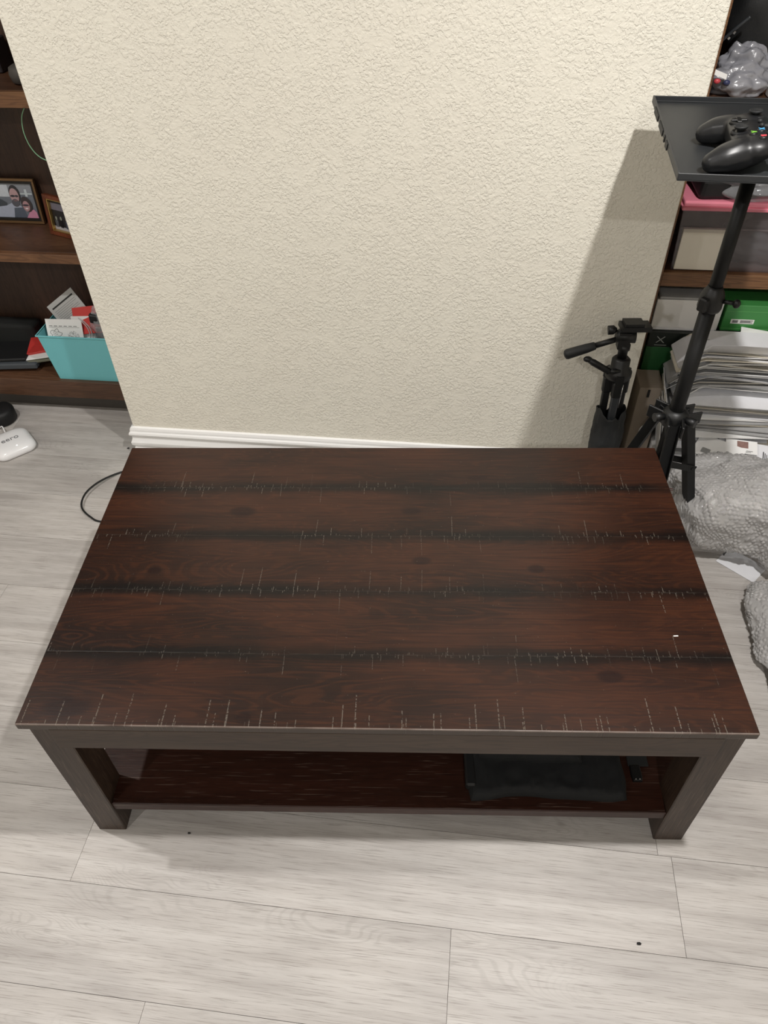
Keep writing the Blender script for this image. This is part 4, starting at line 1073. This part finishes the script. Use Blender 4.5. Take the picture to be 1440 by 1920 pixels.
# ------------------------------------------------------------------ cardboard file, mail piles
t = thing('cardboard_file', 'grey brown cardboard magazine file with slots standing beside the camera tripod', 'box', (0.685, 0.90, 0.0))
bm = nb(); box(bm, 0.640, 0.708, 0.880, 0.978, 0.001, 0.318, 0.0015); fin('file_body', bm, M['cardboard'], t)
for (x, z, h) in ((0.664, 0.286, 0.026), (0.690, 0.150, 0.020)):
    bm = nb(); box(bm, x, x + 0.007, 0.8788, 0.8800, z, z + h); fin('cut_slot', bm, M['ink'], t)
bm = nb(); tube(bm, spline([(0.700, 0.876, 0.235), (0.690, 0.874, 0.225), (0.682, 0.872, 0.195), (0.672, 0.874, 0.18), (0.668, 0.872, 0.165)]), 0.0022, 8); fin('string', bm, M['paper'], t)

t = thing('mailing_box', 'white mailing box with red outlines on the floor beside the stand', 'box', (0.86, 0.82, 0))
bm = nb(); box(bm, 0.715, 1.06, 0.770, 0.975, 0.001, 0.125, 0.001); fin('carton', bm, M['white_card'], t)
bm = nb()
for (a, b, c, d) in ((0.722, 0.835, 0.030, 0.0320), (0.722, 0.850, 0.0235, 0.0250), (0.835, 0.837, 0.030, 0.085), (0.722, 0.860, 0.006, 0.0075)): box(bm, a, b, 0.7692, 0.7700, c, d)
fin('red_outline', bm, plain('dark_red_print', '#8e3b3b', 0.5), t)
bm = nb(); box(bm, 0.770, 0.812, 0.7640, 0.7690, 0.098, 0.120, 0.001); fin('carton_flap', bm, M['white_card'], t)

rn = random.Random(21)
mats = [M['paper'], M['paper_b'], M['paper'], M['paper_b'], M['paper_c'], M['paper_g']]
def mail(x, y, z, w, d, rot, th, mat, lab, group=None, tiltx=0.0, tilty=0.0, sag=0.0, name='envelope', cat='envelope', curl=0.0, prints=None):
    Mx = Matrix.Translation((x, y, z)) @ Euler((tiltx, tilty, rot)).to_matrix().to_4x4()
    def f(u, v, k):
        X = (u - 0.5) * w; Y = (v - 0.5) * d
        zz = sag * math.sin(PI * u) + curl * max(0, 0.28 - v) ** 2 * 12 * d - curl * 1.2 * max(0, 0.22 - u) ** 2 * 14 * w
        return Mx @ Vector((X, Y, zz + k * th))
    bm = nb(); nx, ny = 10, 6
    A = grid_mesh(bm, nx, ny, lambda u, v: f(u, v, 0), False); B = grid_mesh(bm, nx, ny, lambda u, v: f(u, v, 1), False)
    for j in range(ny):
        bm.faces.new((A[j][0], A[j + 1][0], B[j + 1][0], B[j][0])); bm.faces.new((A[j][nx], A[j + 1][nx], B[j + 1][nx], B[j][nx]))
    for i in range(nx):
        bm.faces.new((A[0][i], A[0][i + 1], B[0][i + 1], B[0][i])); bm.faces.new((A[ny][i], A[ny][i + 1], B[ny][i + 1], B[ny][i]))
    if not prints:
        return tag(fin(name, bm, mat), lab, cat, group)
    t_ = thing(name, lab, cat, (x, y, z), 0, group)
    fin('envelope_body', bm, mat, t_)
    for pn, pm, rects in prints:
        b = nb()
        for (x0, x1, y0, y1) in rects: box(b, x0, x1, y0, y1, th + max(sag, 0) + 0.0003, th + max(sag, 0) + 0.0008, 0, Mx)
        fin(pn, b, pm, t_)
    return t_
def bars(x0, n, y0, y1, p=0.0022): return [(x0 + k * p, x0 + k * p + p * 0.45, y0, y1) for k in range(n)]
# lower pile
z = 0.1275; k = 0
while z < 0.328:
    th = rn.choice((0.0025, 0.0035, 0.005, 0.006))
    w = rn.uniform(0.24, 0.33); d = rn.uniform(0.15, 0.19)
    fr = 0.796 + rn.choice((-0.014, -0.006, 0, 0.01, 0.022, 0.034)) + rn.uniform(-0.004, 0.004) + 0.006 * (z - 0.13) / 0.2
    mail(0.895 + rn.uniform(-0.02, 0.03), fr + d / 2, z, w, d, rn.uniform(-0.11, 0.09) * (0.3 if z < 0.21 else 1), th, rn.choice(mats), 'envelope in the lower pile of mail below the right bookcase', 'mail in the lower pile')
    z += th + 0.0012; k += 1
ZL = z
mail(0.905, 0.865, ZL + 0.001, 0.30, 0.155, -0.04, 0.0025, M['paper_b'], 'large white envelope with pale printing on top of the lower mail pile', None, tiltx=0.02, prints=[('address_lines', M['inkgrey'], [(-0.13, -0.09, 0.05, 0.052), (-0.13, -0.095, 0.044, 0.046), (0.02, 0.10, 0.010, 0.0115), (0.04, 0.12, 0.0, 0.0012)])])
mail(0.893, 0.838, ZL + 0.0015, 0.250, 0.10, -0.05, 0.0015, M['paper'], 'narrow white envelope with a faint stamp at the front of the lower mail pile', None, tiltx=0.03, prints=[('faint_stamp', M['inkgrey'], [(-0.105, -0.075, -0.035, -0.033), (-0.102, -0.078, -0.029, -0.0275)])]) if False else None
# upper pile further back, leaning a little
z = ZL + 0.006
while z < 0.448:
    th = rn.choice((0.0015, 0.0025, 0.004, 0.005))
    w = rn.uniform(0.25, 0.31); d = rn.uniform(0.12, 0.145)
    mail(0.872 + rn.uniform(-0.016, 0.02), 0.836 + rn.uniform(-0.016, 0.024) + d / 2, z, w, d, rn.uniform(-0.16, 0.08), th, rn.choice(mats), 'envelope in the upper pile of mail leaning on the green boxes', 'mail in the upper pile', tiltx=0.02, curl=0.16)
    z += th + 0.0014
ZU = z
mail(0.885, 0.905, ZU + 0.002, 0.315, 0.135, -0.02, 0.0012, M['paper_b'], 'crumpled white sheet with a round mark on top of the upper mail pile', None, tiltx=0.06, sag=0.003, curl=0.35, name='paper_sheet', cat='paper',
     prints=[('ring_mark', M['ink'], [(0.085, 0.095, -0.030, -0.028), (0.085, 0.087, -0.030, -0.024), (0.093, 0.095, -0.030, -0.024), (0.085, 0.095, -0.026, -0.024)]), ('text_lines', M['inkgrey'], [(0.10, 0.145, -0.03, -0.0285), (-0.12, -0.08, 0.02, 0.0212)])])
mail(0.975, 0.925, ZU + 0.001, 0.17, 0.13, -0.25, 0.0015, M['paper'], 'white letter turned to the right on top of the upper mail pile', None, tiltx=0.03, tilty=0.02)
# sheets standing in a fan left of the piles
for k in range(7):
    x = 0.722 + k * 0.0085
    Mx = plane_map((x, 0.80 + 0.006 * k, 0.127 if k > 1 else 0.127), (0.05 + 0.01 * k, 1, 0.02), (-0.16 - 0.03 * k + 0.01 * (k % 2), 0.10, 1))
    sheet('standing_letter', Mx, 0.10, 0.165 + 0.012 * k - 0.01 * (k % 2), 0.0022, mats[k % 5], 'white letter standing on edge in the fan left of the mail piles', 'letter', None, 'letters standing left of the mail piles')
# loose envelopes fanned over the mailing box towards the bubble wrap
mail(0.822, 0.742, 0.190, 0.085, 0.045, -0.75, 0.001, M['paper'], 'white envelope corner with a barcode beside the stand leg', None, tiltx=0.30, prints=[('barcode', M['ink'], bars(-0.012, 9, -0.012, 0.004))])
mail(0.866, 0.748, 0.206, 0.130, 0.075, -0.55, 0.001, M['paper'], 'white envelope with a barcode turned towards the stand', None, tiltx=0.30, prints=[('barcode', M['ink'], bars(-0.042, 11, -0.026, -0.008))])
mail(0.952, 0.744, 0.200, 0.17, 0.085, -0.20, 0.001, M['paper_b'], 'blue white envelope with small address text above the bubble wrap', None, tiltx=0.30, prints=[('address_text', M['ink'], [(0.035, 0.0375, -0.02, 0.018), (0.040, 0.0418, -0.018, 0.014), (0.0445, 0.0462, -0.02, 0.010), (0.049, 0.0505, -0.015, 0.012)])])
mail(0.930, 0.762, 0.214, 0.085, 0.045, -0.12, 0.001, M['paper'], 'photo card with a brownish picture lying on the envelopes', None, tiltx=0.30, name='photo_card', cat='card', prints=[('brown_picture', plain('brown_photo_print', '#8a6d66', 0.4, var=0.3, scale=160), [(-0.012, 0.018, -0.004, 0.018)]), ('text_lines', M['inkgrey'], [(-0.035, 0.03, -0.014, -0.0125), (-0.035, 0.025, -0.018, -0.0168)])])
for k in range(3): mail(1.045, 0.800 + 0.01 * k, 0.140 + 0.007 * k, 0.10, 0.10, 0.02 * k, 0.0025, M['paper'], 'plain white envelope at the right end of the fanned envelopes', 'plain envelopes at the right end', tiltx=0.1)

# ------------------------------------------------------------------ BUBBLE WRAP
def bubble_sheet(name, lab, cx, cy, wx, wy, H, seed, rot, nx, ny, foldamp, sheet_w, edgez=0.012, ball=False, pitch=0.0115):
    """crumpled sheet: dome with folds, real bubbles raised on it"""
    u = np.linspace(-1, 1, nx + 1); v = np.linspace(-1, 1, ny + 1)
    P = np.zeros((ny + 1, nx + 1, 3))
    ca, sa = math.cos(rot), math.sin(rot)
    for j, vv in enumerate(v):
        for i, uu_ in enumerate(u):
            # squircle-ish outline with wobble
            a = math.atan2(vv, uu_); m = max(abs(uu_), abs(vv))
            k = 1.0 / (abs(math.cos(a)) ** 4 + abs(math.sin(a)) ** 4) ** 0.25 if m > 0 else 1
            rad = m * (1 + 0.10 * mnoise.noise(Vector((math.cos(a) * 1.3 + seed, math.sin(a) * 1.3, 0.0))) + 0.05 * mnoise.noise(Vector((math.cos(a) * 4, math.sin(a) * 4 + seed, 1))))
            X = rad * math.cos(a) * k * wx * 0.92; Y = rad * math.sin(a) * k * wy * 0.92
            phi = m * PI * (0.72 if ball else 0.62)
            rs_ = math.sin(min(phi, PI / 2)) ** 0.85 if phi < PI / 2 else 1 - 0.45 * (1 - math.sin(phi))
            ux, uy = math.cos(a) * k, math.sin(a) * k
            q = Vector((X * 5 + seed, Y * 5, seed + m))
            w1 = 1 + 0.12 * mnoise.noise(Vector((math.cos(a) * 1.3 + seed, math.sin(a) * 1.3, 0.0))) + 0.06 * mnoise.noise(Vector((math.cos(a) * 3, math.sin(a) * 3 + seed, m)))
            X = ux * wx * 0.92 * rs_ * w1; Y = uy * wy * 0.92 * rs_ * w1
            zz = edgez + (H * max(0.0, math.cos(phi)) ** 0.9 if phi < PI / 2 else edgez * math.cos(phi) * 1.02)
            n1 = mnoise.noise(q); n2 = abs(mnoise.noise(q * 2.1 + Vector((4, 1, 0)))); n3 = mnoise.noise(q * 4.5)
            f_ = foldamp * (0.9 * (0.5 - abs(n1) * 2.0) - 0.8 * n2 + 0.3 * n3 + 0.10 * mnoise.noise(q * 9.0))
            nr = Vector((ux * math.sin(phi), uy * math.sin(phi), math.cos(phi))).normalized() * f_
            X += nr.x; Y += nr.y; zz += nr.z
            P[j, i] = (cx + X * ca - Y * sa, cy + X * sa + Y * ca, max(zz, 0.004))
    du = np.gradient(P, axis=1); dv = np.gradient(P, axis=0)
    N = np.cross(du, dv); N /= np.linalg.norm(N, axis=2, keepdims=True) + 1e-12
    # sheet coords measured along the crumpled surface
    S = np.concatenate([np.zeros((ny + 1, 1)), np.cumsum(np.linalg.norm(np.diff(P, axis=1), axis=2), axis=1)], axis=1)
    T = np.concatenate([np.zeros((1, nx + 1)), np.cumsum(np.linalg.norm(np.diff(P, axis=0), axis=2), axis=0)], axis=0)
    S = S - S[:, nx // 2][:, None]; T = T - T[ny // 2, :][None, :]
    wb = np.sin(S * 41 + 3 * np.sin(T * 23)) * 0.25 + np.sin(T * 57 + 2 * np.sin(S * 31)) * 0.25 + np.sin((S + T) * 90) * 0.12
    S = S + wb * pitch; T = T + np.roll(wb, 7, axis=0) * pitch
    row = np.floor(T / (pitch * 0.866)); sx2 = S + (row % 2) * pitch / 2
    col_ = np.floor(sx2 / pitch)
    fx = (sx2 / pitch) % 1 - 0.5; fy = (T / (pitch * 0.866)) % 1 - 0.5
    hsh = np.abs(np.sin(row * 12.9898 + col_ * 78.233) * 43758.5453) % 1
    d = np.sqrt((fx * pitch) ** 2 + (fy * pitch * 0.866) ** 2)
    b = np.clip(1 - (d / (pitch * 0.46)) ** 2, 0, 1) ** 0.5
    P = P + N * (b * np.where(hsh > 0.22, 0.0016 + 0.0034 * hsh, 0.0002))[..., None]
    V_ = P.reshape(-1, 3)
    idx = np.arange((nx + 1) * (ny + 1)).reshape(ny + 1, nx + 1)
    F = np.stack([idx[:-1, :-1], idx[:-1, 1:], idx[1:, 1:], idx[1:, :-1]], -1).reshape(-1, 4)
    me = bpy.data.meshes.new(name); me.from_pydata(V_.tolist(), [], F.tolist()); me.update()
    me.polygons.foreach_set('use_smooth', [True] * len(me.polygons))
    o = fin_me(name, me, M['bubble'])
    s = o.modifiers.new('thickness', 'SOLIDIFY'); s.thickness = 0.0012; s.offset = -1
    return tag(o, lab, 'bubble wrap')
bubble_sheet('bubble_wrap', 'large crumpled heap of clear bubble wrap in front of the mail on the right', 1.010, 0.612, 0.300, 0.172, 0.150, 2.4, -0.25, 460, 340, 0.050, 1.15, edgez=0.125, ball=True)
bubble_sheet('bubble_wrap', 'lower crumpled sheet of bubble wrap on the floor right of the table', 1.075, 0.175, 0.190, 0.265, 0.060, 5.9, 0.05, 270, 380, 0.030, 1.1, edgez=0.03)

# envelope on the floor between the two heaps
bm = nb(); Mx = Matrix.Translation((0.936, 0.498, 0.0012)) @ Matrix.Rotation(-0.70, 4, 'Z')
prism(bm, [(-0.056, -0.036), (0.056, -0.036), (0.056, 0.040), (-0.056, 0.040)], 0, 0.0012, Mx)
t = thing('floor_envelope', 'white envelope lying on the wooden floor between the bubble wrap heaps', 'envelope', (0.95, 0.51, 0))
fin('envelope_body', bm, M['paper_b'], t)
bm = nb(); prism(bm, [(-0.056, 0.0), (-0.050, -0.002), (-0.052, 0.018), (-0.056, 0.016)], 0.0013, 0.0017, Mx); fin('dark_corner_print', bm, M['inkgrey'], t)

# ------------------------------------------------------------------ VIEW
vs = SC.view_settings
SC.display_settings.display_device = 'sRGB'
vs.view_transform = 'Standard'; vs.look = 'None'; vs.exposure = -0.07; vs.gamma = 1.0
vs.use_curve_mapping = False
SC.cycles.use_denoising = True
SC.cycles.max_bounces = 8; SC.cycles.transparent_max_bounces = 12
SC.cycles.sample_clamp_indirect = 6.0
